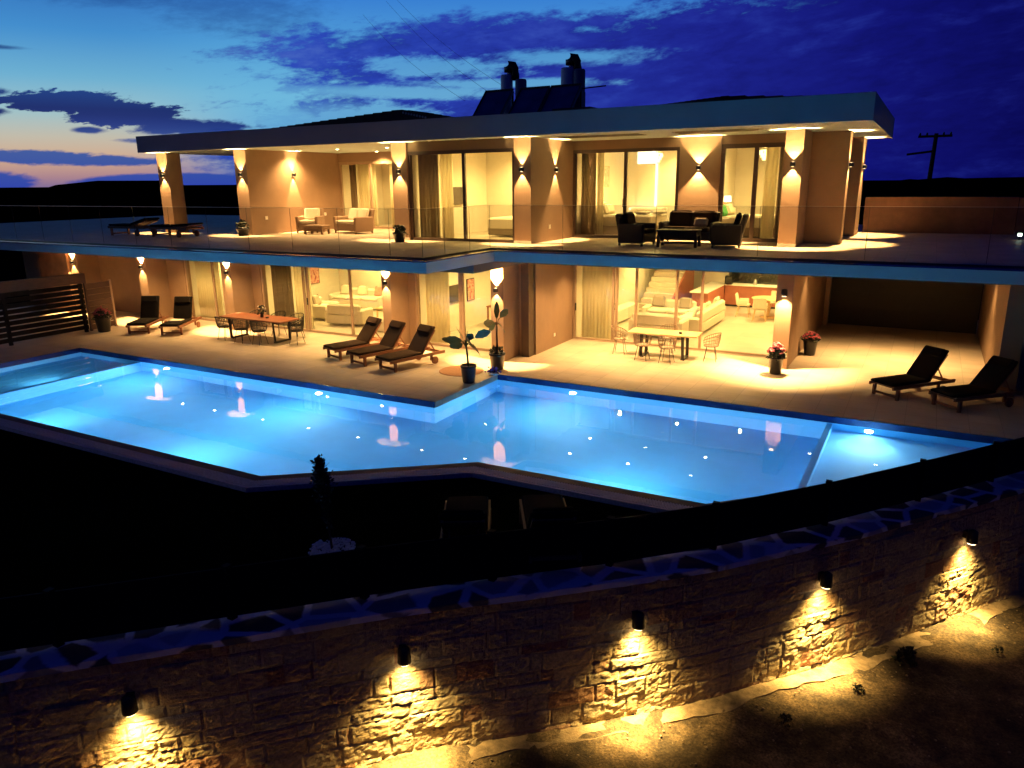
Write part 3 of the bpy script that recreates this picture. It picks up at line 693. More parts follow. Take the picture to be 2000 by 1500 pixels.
wl(-2.06, 26.5, 5.41, 1, 0, 'farther wall lamp on the right end wall of the upper floor', 40, dn=1., fan=.9)
for x, s in ((-30.72, 'pillar above the slatted fence'), (-26.36, 'lower pillar left of the two loungers'), (-21.67, 'lower pillar behind the left end of the wooden dining table'), (-14.63, 'lower pillar behind the three loungers'), (-10.66, 'lower pillar beside the taller banana plant')):
    wl(x, 18.5, 2.08, 0, -1, 'wall lamp on the '+s, 42, power=480, group='up and down wall lamps on the lower pillars', upk=12.)
wl(-3.22, 21.12, 2.12, 0, -1, 'downward wall lamp on the pillar above the pink flowers', 50, False, 170, .13, .25, group=None) if False else None
t = thing('down_lamp', 'dark round downlight on the pillar above the pink flowers', 'wall lamp', (-3.22, 21.12, 2.1), -math.pi/2)
MB().lathe([(.03, .12), (.075, .10), (.085, .0), (.08, -.07)], 14, (.11, 0, 0)).build('housing', 'black_metal', t, True)
MB().lathe([(.06, -.072), (.06, -.08)], 12, (.11, 0, 0)).build('lens', 'bulb_soft', t)
MB().box(0, .06, -.03, .03, -.03, .03).build('bracket', 'black_metal', t)
light('SPOT', (.12, 0, -.09), 620, WARM, t, (-.02, 0, -1), .02, 108, .6, 'Linear')

spot0 = None
def ceil_spot(x, y, z, label, group, power, col=WARM, cone=130, blend=.6):
    t = thing('ceiling_spotlight', label, 'ceiling light', (x, y, z), 0, group)
    MB().lathe([(.07, -.012), (.07, 0)], 14).build('trim_ring', 'switch_white', t)
    MB().lathe([(.048, -.016), (.048, -.0125)], 12).build('lens', 'bulb', t)
    light('SPOT', (0, 0, -.06), power*(1.12 if col is ROOM else .80), col, t, (0, 0, -1), .05, cone, blend)
cs = ceil_spot
GL = 'recessed lights over the left pool deck'
for x, s in ((-24.6, 'over the two left loungers'), (-22.8, 'between loungers and wooden table'), (-20.3, 'over the left half of the wooden table'), (-18.1, 'over the right half of the wooden table'), (-15.9, 'left of the three loungers'), (-13.3, 'above the head of the three loungers'), (-11.7, 'near the banana plants')):
    cs(x, 18.2, 2.82, 'small recessed ceiling light '+s, GL, 330, cone=126, blend=1.)
for x, s in ((-9.0, 'left'), (-7.1, 'middle'), (-5.2, 'right')):
    cs(x, 20.0, 2.82, f'recessed ceiling light in the outer row above the wire chairs, {s} one', 'recessed lights over the right deck', 330, cone=118, blend=1.)
    cs(x, 21.6, 2.82, f'recessed ceiling light in the row next to the kitchen door, {s} one', 'recessed lights over the right deck', 330, cone=124, blend=1.)
cs(-.6, 23.2, 2.82, 'recessed ceiling light over the covered passage at the right', 'recessed lights over the right deck', 1000, cone=120, blend=1.)
cs(-2.45, 23.4, 2.82, 'recessed ceiling light beside the left wall of the covered passage', 'recessed lights over the right deck', 170, cone=104, blend=1.)
cs(1.2, 24.2, 2.82, 'recessed ceiling light beside the right wall of the covered passage', 'recessed lights over the right deck', 170, cone=104, blend=1.)
for x, y, s in ((-20.9, 21.6, 'nearest to the brown side wall'), (-18.85, 21.5, 'above the light wicker sofa'), (-19.0, 23.9, 'in front of the recessed door'), (-16.8, 21.7, 'beside the pillar'), (-16.4, 23.6, 'hidden behind the pillar')):
    cs(x, y, ZS-.001, 'recessed roof soffit light '+s, 'recessed lights in the upper soffit', 520, cone=136, blend=1.)
GI = 'recessed lights inside the rooms'
for x, y, z, p, s in ((-24.2, 22, 2.82, 240, 'in the left lower room behind curtains'),
    (-20.2, 21.5, 2.82, 230, 'in the lower lounge near its curtain'), (-17.5, 21.5, 2.82, 230, 'in the lower lounge near the glass'), (-20.2, 23.9, 2.82, 230, 'in the lower lounge by the painting'), (-17.3, 23.9, 2.82, 230, 'in the lower lounge by the back wall'),
    (-12.8, 21.4, 2.82, 230, 'in the lower bedroom with the desk'), (-12.3, 23.6, 2.82, 230, 'at the back of the lower bedroom with the desk'),
    (-9.1, 24.6, 2.82, 210, 'above the white sideboard'), (-6.9, 24.3, 2.82, 210, 'above the white sofas'), (-4.8, 24.5, 2.82, 210, 'above the open floor by the kitchen door'), (-8.9, 28, 2.82, 210, 'above the stairs'), (-6.2, 27.4, 2.82, 210, 'above the far sofa arm'), (-4.7, 28.6, 2.82, 210, 'above the indoor dining table'), (-5.2, 30.8, 2.82, 190, 'above the kitchen worktop'),
    (-12.5, 21.4, 6.2, 260, 'in the upper bedroom with the television'), (-12.5, 23.4, 6.2, 200, 'at the back of the upper bedroom with the television'),
    (-8.6, 24.2, 6.2, 230, 'in the upper right bedroom'), (-7.6, 26.2, 6.2, 200, 'by the bathroom of the upper right bedroom'), (-4.7, 24.4, 6.2, 260, 'in the narrow upper bedroom'), (-19, 25.7, 6.2, 260, 'behind the curtains of the recessed room')):
    cs(x, y, z-.001, 'recessed ceiling light '+s, GI, p, ROOM, 160, .8)

# ------------------------------------------------------------------ curtains
def curtain(x0, x1, y, z0, z1, label, mt='curtain', waves=None, amp=.02):
    n = int((x1-x0)/.025); w_ = waves or (x1-x0)/.125; m = MB()
    for s in (0, 1):
        for z in (z0, z1):
            for i in range(n+1):
                x = (x1-x0)*i/n; ph = x/(x1-x0)*w_*2*math.pi
                m.v.append((x, amp*math.sin(ph+.6*math.sin(ph*.37))+s*.012, z-z0))
    k = n+1
    for i in range(n):
        m.f += [(i, i+1, k+i+1, k+i), (2*k+i, 3*k+i, 3*k+i+1, 2*k+i+1), (i, 2*k+i, 2*k+i+1, i+1), (k+i, k+i+1, 3*k+i+1, 3*k+i)]
    o = m.build('curtain', mt, None, True); o.location = (x0, y, z0)
    return tag(o, label, 'curtain', 'curtains behind the glass doors')
curtain(-25.05, -23.75, 19.85, .03, 2.78, 'pale curtain in the lower left glass door behind the two loungers', amp=.028)
curtain(-20.95, -19.95, 19.85, .03, 2.78, 'taupe curtain at the left end of the lower lounge window', 'curtain_dark', amp=.028); curtain(-19.95, -19.15, 19.95, .03, 2.78, 'pale sheer curtain left of the lounge painting')
curtain(-14.1, -13.2, 19.85, .03, 2.78, 'pale curtain behind the head of the lounger nearest the plants'); curtain(-9.85, -8.72, 22.75, .03, 2.78, 'full height curtain left of the kitchen door glass')
curtain(-14.3, -13.55, 20.0, 3.34, 6.15, 'dark curtain at the left of the dark framed upper window', 'curtain_dark'); curtain(-13.5, -13.05, 20.05, 3.34, 6.15, 'thin pale curtain in the dark framed upper window')
curtain(-9.95, -9.45, 22.8, 3.34, 6.15, 'taupe curtain at the left of the wide upper right door', 'curtain_dark'); curtain(-9.42, -9.2, 22.85, 3.34, 6.15, 'pale gathered curtain beside the bed in the upper right door')
curtain(-4.3, -3.95, 22.8, 3.34, 6.15, 'pale gathered curtain in the narrow upper door'); curtain(-3.92, -3.6, 22.8, 3.34, 6.15, 'dark curtain at the right of the narrow upper door', 'curtain_dark')
curtain(-21.1, -20.75, 24.7, 3.34, 5.9, 'dark curtain in the recessed upper door', 'curtain_dark'); curtain(-20.7, -19.8, 24.75, 3.34, 5.9, 'pale curtain behind the light wicker sofa'); curtain(-19.1, -18.5, 24.75, 3.34, 5.9, 'yellow lit curtain next to the upper pillar')
curtain(-16.4, -14.9, 25.0, .03, 2.75, 'pale curtain on the back wall of the lower lounge')

# ------------------------------------------------------------------ sun loungers
def lounger(label, loc, heading, back=52, group='wooden sun loungers on the pool deck', cush='cushion_dark', towel=False):
    """foot end at the origin, head along +x"""
    t = thing('sun_lounger', label, 'sun lounger', loc, heading, group)
    W2 = .34
    fr = MB()
    for s in (-1, 1): fr.box(.02, 2.0, s*W2-.022, s*W2+.022, .26, .34)
    for k in range(15): fr.box(.04+k*.082, .10+k*.082, -W2+.022, W2-.022, .305, .328)
    fr.box(1.9, 1.95, -W2, W2, .27, .32); fr.build('frame', 'teak', t)
    for s in (-1, 1): MB().box(.16, .23, s*W2-.03, s*W2+.03, 0, .26).build('leg', 'teak', t)
    MB().box(.175, .215, -W2+.03, W2-.03, .05, .10).build('stretcher', 'teak', t)
    for s in (-1, 1): MB().box(1.5, 1.57, s*(W2-.045)-.02, s*(W2-.045)+.02, .1, .26).build('leg', 'teak', t)
    for s in (-1, 1): MB().lathe([(.03, -.028), (.11, -.024), (.11, .024), (.03, .028)], 16, (1.6, s*(W2+.03), .11), 'y').build('wheel', 'teak', t)
    a = R(back); hx, hz = 1.22, .35
    Mx = Matrix.Translation((hx, 0, hz)) @ Matrix.Rotation(-a, 4, 'Y')
    bf = MB()
    for s in (-1, 1): bf.box(0, .78, s*(W2-.06)-.02, s*(W2-.06)+.02, -.02, .02)
    for k in range(8): bf.box(.03+k*.094, .09+k*.094, -W2+.06, W2-.06, -.012, .012)
    bf.xf(Mx).build('backrest', 'teak', t)
    MB().bbox(.0, 1.24, -W2+.01, W2-.01, .345, .41, .025).build('seat_cushion', cush, t)
    MB().bbox(-.02, .86, -W2+.01, W2-.01, .03, .10, .025).xf(Mx).build('back_cushion', cush, t)
    if back > 20:
        MB().bbox(.60, .84, -W2+.06, W2-.06, .10, .16, .03).xf(Mx).build('headrest', cush, t)
        e = Mx @ Vector((.45, 0, -.03))
        pr = MB()
        for s in (-1, 1): pr.bar((e.x, s*.2, e.z), (1.78, s*.2, .3), .02, .03)
        pr.bar((1.78, -.22, .3), (1.78, .22, .3), .03, .03)
        pr.build('prop', 'teak', t)
    if towel: MB().bbox(.55, .9, -.2, .22, .41, .45, .015).build('folded_towel', 'linen', t)
    return t
lounger('dark cushioned lounger next to the plank gate, left of its twin', (-24.1, 16.37, 0), R(121), 68)
lounger('dark cushioned lounger with a folded towel, between its twin and the wooden table', (-22.85, 16.75, 0), R(119), 68, towel=True)
lounger('brown lounger with a lit backrest, nearest to the wooden table', (-15.25, 16.4, 0), R(72), 50, cush='cushion_brown')
lounger('brown lounger in the middle of the row of three', (-14.1, 16.12, 0), R(73), 52, cush='cushion_brown')
lounger('dark brown lounger nearest to the banana plants, its wheel showing', (-12.88, 15.93, 0), R(75), 52, cush='cushion_brown')
lounger('black silhouetted lounger on the right deck, whole in view', (-.6, 19.15, 0), R(50), 52)
lounger('black silhouetted lounger cut by the right edge of the photo', (.65, 18.75, 0), R(46), 48)
UG = 'low loungers at the left end of the upper terrace'
lounger('low flat lounger on the upper terrace with a reddish end', (-24.4, 17.95, 3.32), R(0), 3, UG)
lounger('low flat lounger on the upper terrace by the free standing pillar', (-26.6, 17.85, 3.32), R(2), 14, UG)
GG = 'garden loungers behind the boundary fence'
lounger('garden lounger back just above the fence, left of the two', (-6.02, 9.42, -.24), R(-60), 38, GG); lounger('garden lounger back just above the fence, right of the two', (-5.0, 10.02, -.24), R(-58), 38, GG)

# ------------------------------------------------------------------ outdoor dining
def dining_table(label, loc, rz, L, Wd, top, group='wooden dining tables on the deck'):
    t = thing('dining_table', label, 'table', loc, rz, group)
    MB().bbox(-L/2, L/2, -Wd/2, Wd/2, .70, .75, .012).build('tabletop', top, t)
    for s in (-1, 1):
        x = s*(L/2-.42); m = MB(); w_ = Wd/2-.08
        m.bar((x, -w_, .70), (x+s*.02, -w_*.9, .03), .08, .05); m.bar((x, w_, .70), (x+s*.02, w_*.9, .03), .08, .05)
        m.box(x-.04, x+.06, -w_*.93, w_*.93, 0, .05); m.build('leg_frame', 'black_metal', t)
    MB().box(-L/2+.4, L/2-.4, -.03, .03, .655, .698).build('rail', 'black_metal', t)
    return t
dining_table('long reddish wooden dining table on the left deck', (-19.53, 17.78, 0), R(0), 2.85, .9, 'table_wood')
dining_table('pale wooden dining table in front of the kitchen door', (-6.5, 21.15, 0), R(3), 2.05, .78, 'pale_wood')
def wire_chair(label, loc, rz, wood, group):
    """bucket chair of bent wire, facing +x"""
    t = thing('wire_chair', label, 'chair', loc, rz, group)
    sh = MB(); r_ = .0075
    prof = lambda a: (.27+.02*math.cos(a), .84-.18*max(0, math.cos(a))**1-.02)     # radius and rim height, a=pi at the back
    rim = []
    for i in range(25):
        a = R(40)+R(280)*i/24; rr, zz = .27, .62+.20*(1-abs((i-12)/12)**1.6); rim.append((rr*math.cos(a), rr*math.sin(a), zz))
    base = [(x*.78, y*.78, .44) for x, y, z in rim]
    sh.tube(rim, .011, 5); sh.tube(base+[base[0]], .009, 5)
    for i in range(0, 25): sh.tube([base[i], tuple((base[i][k]*.45+rim[i][k]*.55)*(1.04 if k < 2 else 1) for k in range(3)), rim[i]], r_, 4)
    for q in (.33, .66): sh.tube([tuple(base[i][k]*(1-q)+rim[i][k]*q for k in range(3)) for i in range(25)], r_, 4)
    sh.build('shell', wood, t)
    MB().lathe([(.02, .425), (.205, .43), (.21, .455), (.02, .475)], 16).build('seat', 'cushion_dark' if wood == 'wicker_dark' else 'cushion_taupe', t)
    for a in (45, 135, 225, 315):
        MB().tube([(.15*math.cos(R(a)), .15*math.sin(R(a)), .43), (.25*math.cos(R(a)), .25*math.sin(R(a)), 0)], .009, 5).build('leg', 'black_metal', t)
    return t
G1 = 'wire chairs around the wooden table'; G2 = 'wire chairs around the pale table'
c0 = wire_chair('black wire chair at the left of the pool side of the wooden table', (-20.55, 17.18, 0), R(90), 'wicker_dark', G1)
for p, rz, s in (((-19.65, 17.1, 0), 92, 'in the middle of the pool side of the wooden table'), ((-18.85, 17.12, 0), 86, 'at the right of the pool side of the wooden table'), ((-17.78, 17.7, 0), 180, 'at the right end of the wooden table'),
                 ((-20.4, 18.45, 0), 270, 'at the left of the house side of the wooden table'), ((-19.4, 18.5, 0), 268, 'in the middle of the house side of the wooden table'), ((-18.5, 18.45, 0), 272, 'at the right of the house side of the wooden table')):
    dup(c0, p, R(rz), 'black wire chair '+s)
c1 = wire_chair('tan wire chair at the left end of the pale table', (-7.85, 21.05, 0), R(10), 'wicker_tan', G2)
for p, rz, s in (((-6.95, 20.5, 0), 92, 'on the pool side of the pale table, left'), ((-6.2, 20.45, 0), 88, 'on the pool side of the pale table, right'), ((-5.15, 21.25, 0), 190, 'at the right end of the pale table'), ((-6.6, 21.85, 0), 270, 'on the kitchen side of the pale table')):
    dup(c1, p, R(rz), 'tan wire chair '+s)
o = MB().lathe([(.04, 0), (.05, .02), (.05, .05), (.035, .06)], 12).build('ashtray', 'black_metal'); o.location = (-6.0, 21.05, .75); tag(o, 'small black pot standing on the pale table', 'pot')
o = MB().lathe([(.05, 0), (.06, .02), (.045, .045), (.01, .05)], 12).build('ashtray', 'black_metal'); o.location = (-19.1, 17.75, .75); tag(o, 'small dark dish on the wooden table beside the vase', 'dish')
def leaves(mb, n, r, h, size, flat=.5, c=(0, 0, 0)):
    for _ in range(n):
        a = random.uniform(0, 6.28); e = random.uniform(-.3, 1.3); q = r*random.uniform(.55, 1.)
        p = Vector((c[0]+q*math.cos(a)*math.cos(e), c[1]+q*math.sin(a)*math.cos(e), c[2]+h*math.sin(e)))
        d = Vector((random.uniform(-1, 1), random.uniform(-1, 1), random.uniform(-.4, 1))).normalized(); s = d.orthogonal().normalized(); u = d.cross(s)*.15
        k = size*random.uniform(.6, 1.3)
        mb.add([p, p+d*k*.5+s*k*.3+u*k, p+d*k, p+d*k*.5-s*k*.3-u*k, p+d*k*.5+u*k*1.6], [(0, 1, 4), (1, 2, 4), (2, 3, 4), (3, 0, 4)])
    return mb
t = thing('flower_vase', 'dark vase with pale flowers on the wooden table', 'vase', (-19.45, 17.85, .75))
MB().lathe([(.05, 0), (.06, .03), (.045, .1), (.055, .16)], 14).build('vase', 'pot_black', t, True); leaves(MB(), 40, .10, .18, .09, c=(0, 0, .17)).build('foliage', 'leaf_dark', t)
m = MB()
for _ in range(14): m.ball((random.uniform(-.13, .13), random.uniform(-.1, .1), random.uniform(.26, .42)), .018, 6, 4)
m.build('blossom', 'petal_white', t)

# ------------------------------------------------------------------ wicker lounge furniture on the terrace
def wicker_seat(label, loc, rz, W_, wick, cush, seats, name='armchair', cat='armchair', group=None, D=.78, scatter=False):
    """faces -y at rz=0"""
    t = thing(name, label, cat, loc, rz, group); h = W_/2
    MB().bbox(-h+.1, h-.1, -D/2, D/2-.08, .10, .34, .02).build('seat_base', wick, t)
    for s in (-1, 1):
        m = MB(); x0, x1 = (h-.12, h) if s > 0 else (-h, -h+.12); m.bbox(x0, x1, -D/2, D/2, .07, .60, .03); m.build('armrest', wick, t)
    bk = MB().bbox(-h+.06, h-.06, -.07, .07, 0, .62, .03); bk.xf(Matrix.Translation((0, D/2-.06, .25)) @ Matrix.Rotation(R(-12), 4, 'X')).build('backrest', wick, t)
    for x in (-h+.05, h-.05):
        for y in (-D/2+.05, D/2-.05): MB().box(x-.025, x+.025, y-.025, y+.025, 0, .08).build('leg', wick, t)
    w1 = (W_-.24)/seats
    for k in range(seats):
        x = -h+.12+k*w1
        MB().bbox(x+.005, x+w1-.005, -D/2-.01, D/2-.2, .34, .46, .035).build('seat_cushion', cush, t)
        bc = MB().bbox(-w1/2+.01, w1/2-.01, -.07, .07, 0, .46, .055); bc.xf(Matrix.Translation((x+w1/2, D/2-.2, .44)) @ Matrix.Rotation(R(-14), 4, 'X')).build('back_cushion', cush, t)
    if scatter:
        bc = MB().bbox(-.2, .2, -.06, .06, 0, .26, .05); bc.xf(Matrix.Translation((h-.5, D/2-.38, .46)) @ Matrix.Rotation(R(-25), 4, 'X')).build('scatter_cushion', 'cushion_taupe', t)
    return t
wicker_seat('light wicker armchair with cream cushions against the brown side wall', (-20.45, 21.55, 3.32), R(22), .86, 'wicker_tan', 'cushion_cream', 1)
wicker_seat('light wicker two seat sofa with cream cushions before the recessed door', (-18.55, 21.75, 3.32), R(-18), 1.5, 'wicker_tan', 'cushion_cream', 2, 'sofa', 'sofa')
def coffee_table(label, loc, rz, L, Wd, h, wick, top):
    t = thing('coffee_table', label, 'coffee table', loc, rz)
    MB().bbox(-L/2, L/2, -Wd/2, Wd/2, h-.05, h, .012).build('tabletop', top, t); MB().box(-L/2+.03, L/2-.03, -Wd/2+.03, Wd/2-.03, h-.16, h-.052).build('apron', wick, t)
    for x in (-L/2+.05, L/2-.05):
        for y in (-Wd/2+.05, Wd/2-.05): MB().box(x-.035, x+.035, y-.035, y+.035, 0, h-.161).build('leg', wick, t)
    MB().box(-L/2+.08, L/2-.08, -Wd/2+.08, Wd/2-.08, .1, .13).build('shelf', wick, t)
    return t
coffee_table('low light wicker coffee table between the light armchair and sofa', (-19.5, 20.85, 3.32), R(5), .85, .5, .32, 'wicker_tan', 'wicker_tan')
GD = 'dark wicker armchairs on the right terrace'
wicker_seat('dark wicker armchair turned to the right, left of the dark table', (-7.12, 20.2, 3.32), R(82), .82, 'wicker_dark', 'cushion_dark', 1, group=GD)
wicker_seat('dark wicker armchair turned to the left, right of the dark table', (-4.72, 20.5, 3.32), R(-80), .82, 'wicker_dark', 'cushion_dark', 1, group=GD)
wicker_seat('dark wicker sofa with brown cushions below the hourglass of light', (-6.0, 21.45, 3.32), R(-2), 1.6, 'wicker_dark', 'cushion_brown', 2, 'sofa', 'sofa', scatter=True)
coffee_table('dark wicker coffee table between the two dark armchairs', (-5.9, 20.1, 3.32), R(4), 1.1, .62, .46, 'wicker_dark', 'wicker_dark')

# ------------------------------------------------------------------ pots and plants
def pot(t, r0_, r1, h, mt='pot_black'):
    MB().lathe([(r0_*.9, 0), (r0_, .02), (r1, h-.06), (r1*1.07, h-.055), (r1*1.07, h), (r1*.94, h), (r1*.92, h-.05)], 20).build('pot', mt, t, True)
    MB().lathe([(.01, h-.09), (r1*.93, h-.075), (.01, h-.055)], 16).build('soil', 'soil', t)
def flower_pot(label, loc, h, r, petal, fol_h, group=None, nb=90, spread=.22, bs=.035):
    t = thing('flower_pot', label, 'potted plant', loc, 0, group); pot(t, r*.78, r, h)
    leaves(MB(), 260, spread, fol_h*.55, .11, c=(0, 0, h)).build('foliage', 'leaf_dark', t)
    m = MB()
    for _ in range(nb):
        a = random.uniform(0, 6.28); q = spread*math.sqrt(random.random())*1.05; z = h+fol_h*(1-.6*(q/spread)**2)*random.uniform(.82, 1.1)
        c = Vector((q*math.cos(a), q*math.sin(a), z))
        for k in range(5):
            e = 6.28*k/5+a; m.ball(c+Vector((math.cos(e), math.sin(e), .3*random.random()))*bs*.6, bs*.55, 5, 3, .7)
    m.build('blossom', petal, t); return t
flower_pot('tall black pot of pink flowers before the right pillar', (-3.21, 20.5, 0), .47, .19, 'petal_pink', .36)
flower_pot('black pot of dull red flowers in the covered passage', (-2.72, 23.3, 0), .46, .2, 'petal_rose', .22, nb=50)
flower_pot('black pot of red flowers in front of the plank gate', (-25.75, 16.25, 0), .5, .26, 'petal_rose', .38, nb=42, spread=.28)
def leafy_pot(label, loc, r, h, fh):
    t = thing('plant_pot', label, 'potted plant', loc, 0, 'small dark pots on the upper terrace'); pot(t, r*.75, r, h); leaves(MB(), 90, r*.9, fh, .12, c=(0, 0, h)).build('foliage', 'leaf_dark', t)
leafy_pot('small dark pot at the foot of the pillar left of the dark framed window', (-14.2, 18.75, 3.32), .2, .3, .16); leafy_pot('small dark pot at the foot of the pillar by the side bay', (-21.45, 19.2, 3.32), .22, .28, .2)
def blade(mb, base, az_, tilt, L, Wd, droop, fold=.12, roll=50):
    """one banana leaf: midrib curve with two half blades, wavy edge"""
    d = Vector((math.cos(az_), math.sin(az_), 0)); s = Vector((-d.y, d.x, 0)); n = 9; rows = []
    for i in range(n+1):
        q = i/n; a = tilt-droop*q; 
        p = Vector(base)+d*(L*q*math.cos(tilt-droop*q*.5))+Vector((0, 0, L*q*math.sin(tilt-droop*q*.5)))
        w_ = 1.75*Wd*math.sin(math.pi*min(1, q*.93+.04))**.75*(1+.10*math.sin(q*19+az_*3)); nd = Vector((-d.x*math.sin(a), -d.y*math.sin(a), math.cos(a))); sg = 1 if s.y < 0 else -1
        sr = s*math.cos(R(roll))*sg+nd*math.sin(R(roll)); u = sr.cross(d)*fold*w_
        rows.append((p-sr*w_+u, p, p+sr*w_*.9+u))
    vs = [v for r_ in rows for v in r_]+[v-Vector((0, 0, .004)) for r_ in rows for v in r_]; k = 3*(n+1); fs = []
    for i in range(n):
        for j in (0, 1): a = i*3+j; fs += [(a, a+1, a+4, a+3), (k+a, k+a+3, k+a+4, k+a+1)]
    mb.add(vs, fs)
def banana(label, loc, stem_top, lean, leaves_, pr_, under=False):
    t = thing('banana_plant', label, 'potted plant', loc, 0, 'banana plants in black pots'); pot(t, pr_*.8, pr_, .47)
    st = MB(); tip = Vector((lean[0], lean[1], stem_top)); st.tube([(0, 0, .4), (lean[0]*.35, lean[1]*.35, .4+(stem_top-.4)*.5), tip], [.034, .028, .02], 8)
    sp_ = MB()
    for (a, tl, L, Wd, dr, pl) in leaves_:
        a = R(a); tl = R(tl); q = tip+Vector((math.cos(a)*math.cos(tl), math.sin(a)*math.cos(tl), math.sin(tl)))*pl
        st.tube([tip-Vector((0, 0, .1)), tip.lerp(q, .5)+Vector((0, 0, .03)), q], [.014, .011, .008], 5)
        lf = MB(); blade(lf, q, a, tl, L, Wd, R(dr)); lf.build('leaf', 'leaf', t, True)
    st.build('stem', 'bark' if under else 'leaf', t, True)
    if under: leaves(MB(), 90, .2, .14, .1, c=(0, 0, .48)).build('underplanting', 'leaf_dark', t)
    return t
banana('banana plant in a black pot on the pool corner', (-10.12, 16.03, 0), 1.02, (-.10, .05), [(200, 14, .46, .085, 12, .18), (160, 52, .46, .11, 20, .10), (215, 30, .42, .08, 35, .12), (185, -6, .38, .09, 30, .10), (90, 72, .30, .06, 10, .06), (30, 30, .42, .10, 18, .30), (-15, -8, .46, .10, 45, .14), (-40, 22, .40, .09, 55, .22), (70, 88, .38, .012, 2, .1), (20, 60, .24, .07, 20, .08)], .2)
banana('taller banana plant in a black pot against the lit lower pillar', (-10.16, 17.6, 0), 1.3, (-.02, .03), [(110, 84, .45, .06, 6, .14), (20, 55, .3, .075, 15, .2), (200, 5, .30, .12, 25, .05), (-30, -10, .34, .08, 40, .14), (240, -20, .26, .11, 30, .03)], .22, True)
t = thing('blue_flowers', 'clump of violet blue flowers on the inner pool corner', 'flowers', (-9.95, 17.05, 0))
leaves(MB(), 60, .14, .1, .08, c=(0, 0, .05)).build('foliage', 'leaf_dark', t)
m = MB()
for _ in range(50): m.ball((random.gauss(0, .09), random.gauss(0, .07), random.uniform(.06, .2)), .026, 6, 4)
m.build('blossom', 'petal_violet', t); MB().lathe([(.1, 0), (.15, .01), (.15, .05), (.1, .06)], 14).build('dish', 'flue_white', t)
o = MB().lathe([(.05, .001), (.60, .002), (.62, .012), (.60, .022), (.05, .024)], 40).build('round_mat', 'rug'); o.location = (-10.95, 16.97, 0); tag(o, 'round terracotta coloured mat on the deck behind the banana plant', 'mat')

# ------------------------------------------------------------------ slatted side fence and gate at the left
t = thing('louvre_fence', 'dark timber louvre fence with a thick top beam at the left of the pool', 'fence', (-26.25, 8, 0))
for k in range(9): MB().box(-.02, .02, 0, 8.0, .10+k*.185, .245+k*.185).build('slat', 'dark_slat', t)
MB().box(-.16, .16, -.1, 8.05, 1.76, 2.10).build('top_beam', 'fence_wood', t)
for y in (.1, 2.7, 5.3, 7.9): MB().box(-.05, .05, y-.05, y+.05, 0, 1.758).build('post', 'dark_slat', t)
t = thing('plank_gate', 'brown plank gate standing between the louvre fence and the deck', 'gate', (-26.3, 16.15, 0), R(95))
for k in range(8): MB().bbox(0, .95, -.02, .02, .04+k*.21, .235+k*.21, .006).build('plank', 'fence_wood', t)
for x in (-.03, .98): MB().box(x-.035, x+.035, -.04, .04, 0, 1.75).build('post', 'fence_wood' if x < 0 else 'champagne', t)
wall(-33, -31.0, 18.4, 18.6, 0, 2.82, 'brown_wall')

# ------------------------------------------------------------------ stone boundary wall
SW = thing('stone_wall', 'curving rough stone wall with paved coping in the foreground', 'stone wall', (-3.8, 8.0, ZB))
pl = smooth_line(WF, .03); ns_ = len(pl)
ds = np.r_[0, np.cumsum(np.linalg.norm(np.diff(pl, axis=0), axis=1))]
tan = np.gradient(pl, axis=0); tan /= np.linalg.norm(tan, axis=1)[:, None]; nor = np.stack([tan[:, 1], -tan[:, 0]], 1)
zs = np.arange(ZB-.1, ZC-.055, .026); nz = len(zs)
rows = [ZB-.2]; 
while rows[-1] < ZC: rows.append(rows[-1]+rng.uniform(.15, .30))
rows = np.array(rows); ri = np.searchsorted(rows, zs)-1
S, Zg = np.meshgrid(ds, zs); Dp = np.zeros_like(S); Tn = np.zeros_like(S)
wob = .025*fbm(S*1.3, Zg*1.3, 21)
for r_i in range(len(rows)-1):
    cuts = [-.3]
    while cuts[-1] < ds[-1]+1: cuts.append(cuts[-1]+rng.choice([rng.uniform(.16, .34), rng.uniform(.34, .72)]))
    cuts = np.array(cuts); off = rng.uniform(-.010, .014, len(cuts)); tn = rng.random(len(cuts)); rg = rng.uniform(.5, 1.5, len(cuts))
    zi = np.where(ri == r_i)[0]
    for k in zi:
        s_ = ds+wob[k]*2; j = np.searchsorted(cuts, s_)-1
        e = np.minimum(np.minimum(s_-cuts[j], cuts[np.minimum(j+1, len(cuts)-1)]-s_), np.minimum(zs[k]-rows[r_i], rows[r_i+1]-zs[k])+wob[k])
        q = np.clip(e/.02, 0, 1); q = q*q*(3-2*q)
        Dp[k] = -.012+q*(.02+off[j])+rg[j]*(.030*fbm(ds*5, np.full(ns_, zs[k]*9), 5, 4)+.042*fbm(ds*17, np.full(ns_, zs[k]*26), 8, 3))
        Tn[k] = tn[j]
P = np.zeros((nz, ns_, 3)); P[..., :2] = pl[None]+nor[None]*Dp[..., None]; P[..., 2] = zs[:, None]
m = MB(); m.v = [tuple(p) for p in (P.reshape(-1, 3)-np.array([-3.8, 8.0, ZB]))]
m.f = [(i*ns_+j, i*ns_+j+1, (i+1)*ns_+j+1, (i+1)*ns_+j) for i in range(nz-1) for j in range(ns_-1)]
bkp = [(x, y) for x, y in (pl-nor*.42)]
fo = m.build('stone_facing', 'stone_facing', SW)
at = fo.data.attributes.new('stone', 'FLOAT', 'POINT'); at.data.foreach_set('value', Tn.reshape(-1).astype(np.float32))
sm = lambda mb: mb.xf(Matrix.Translation((3.8, -8.0, -ZB)))
core = MB(); strip(core, [tuple(p) for p in (pl-nor*.05)[::6]], [tuple(p) for p in (pl-nor*.46)[::6]], ZB-.3, ZC-.09); sm(core).build('core', 'concrete', SW)
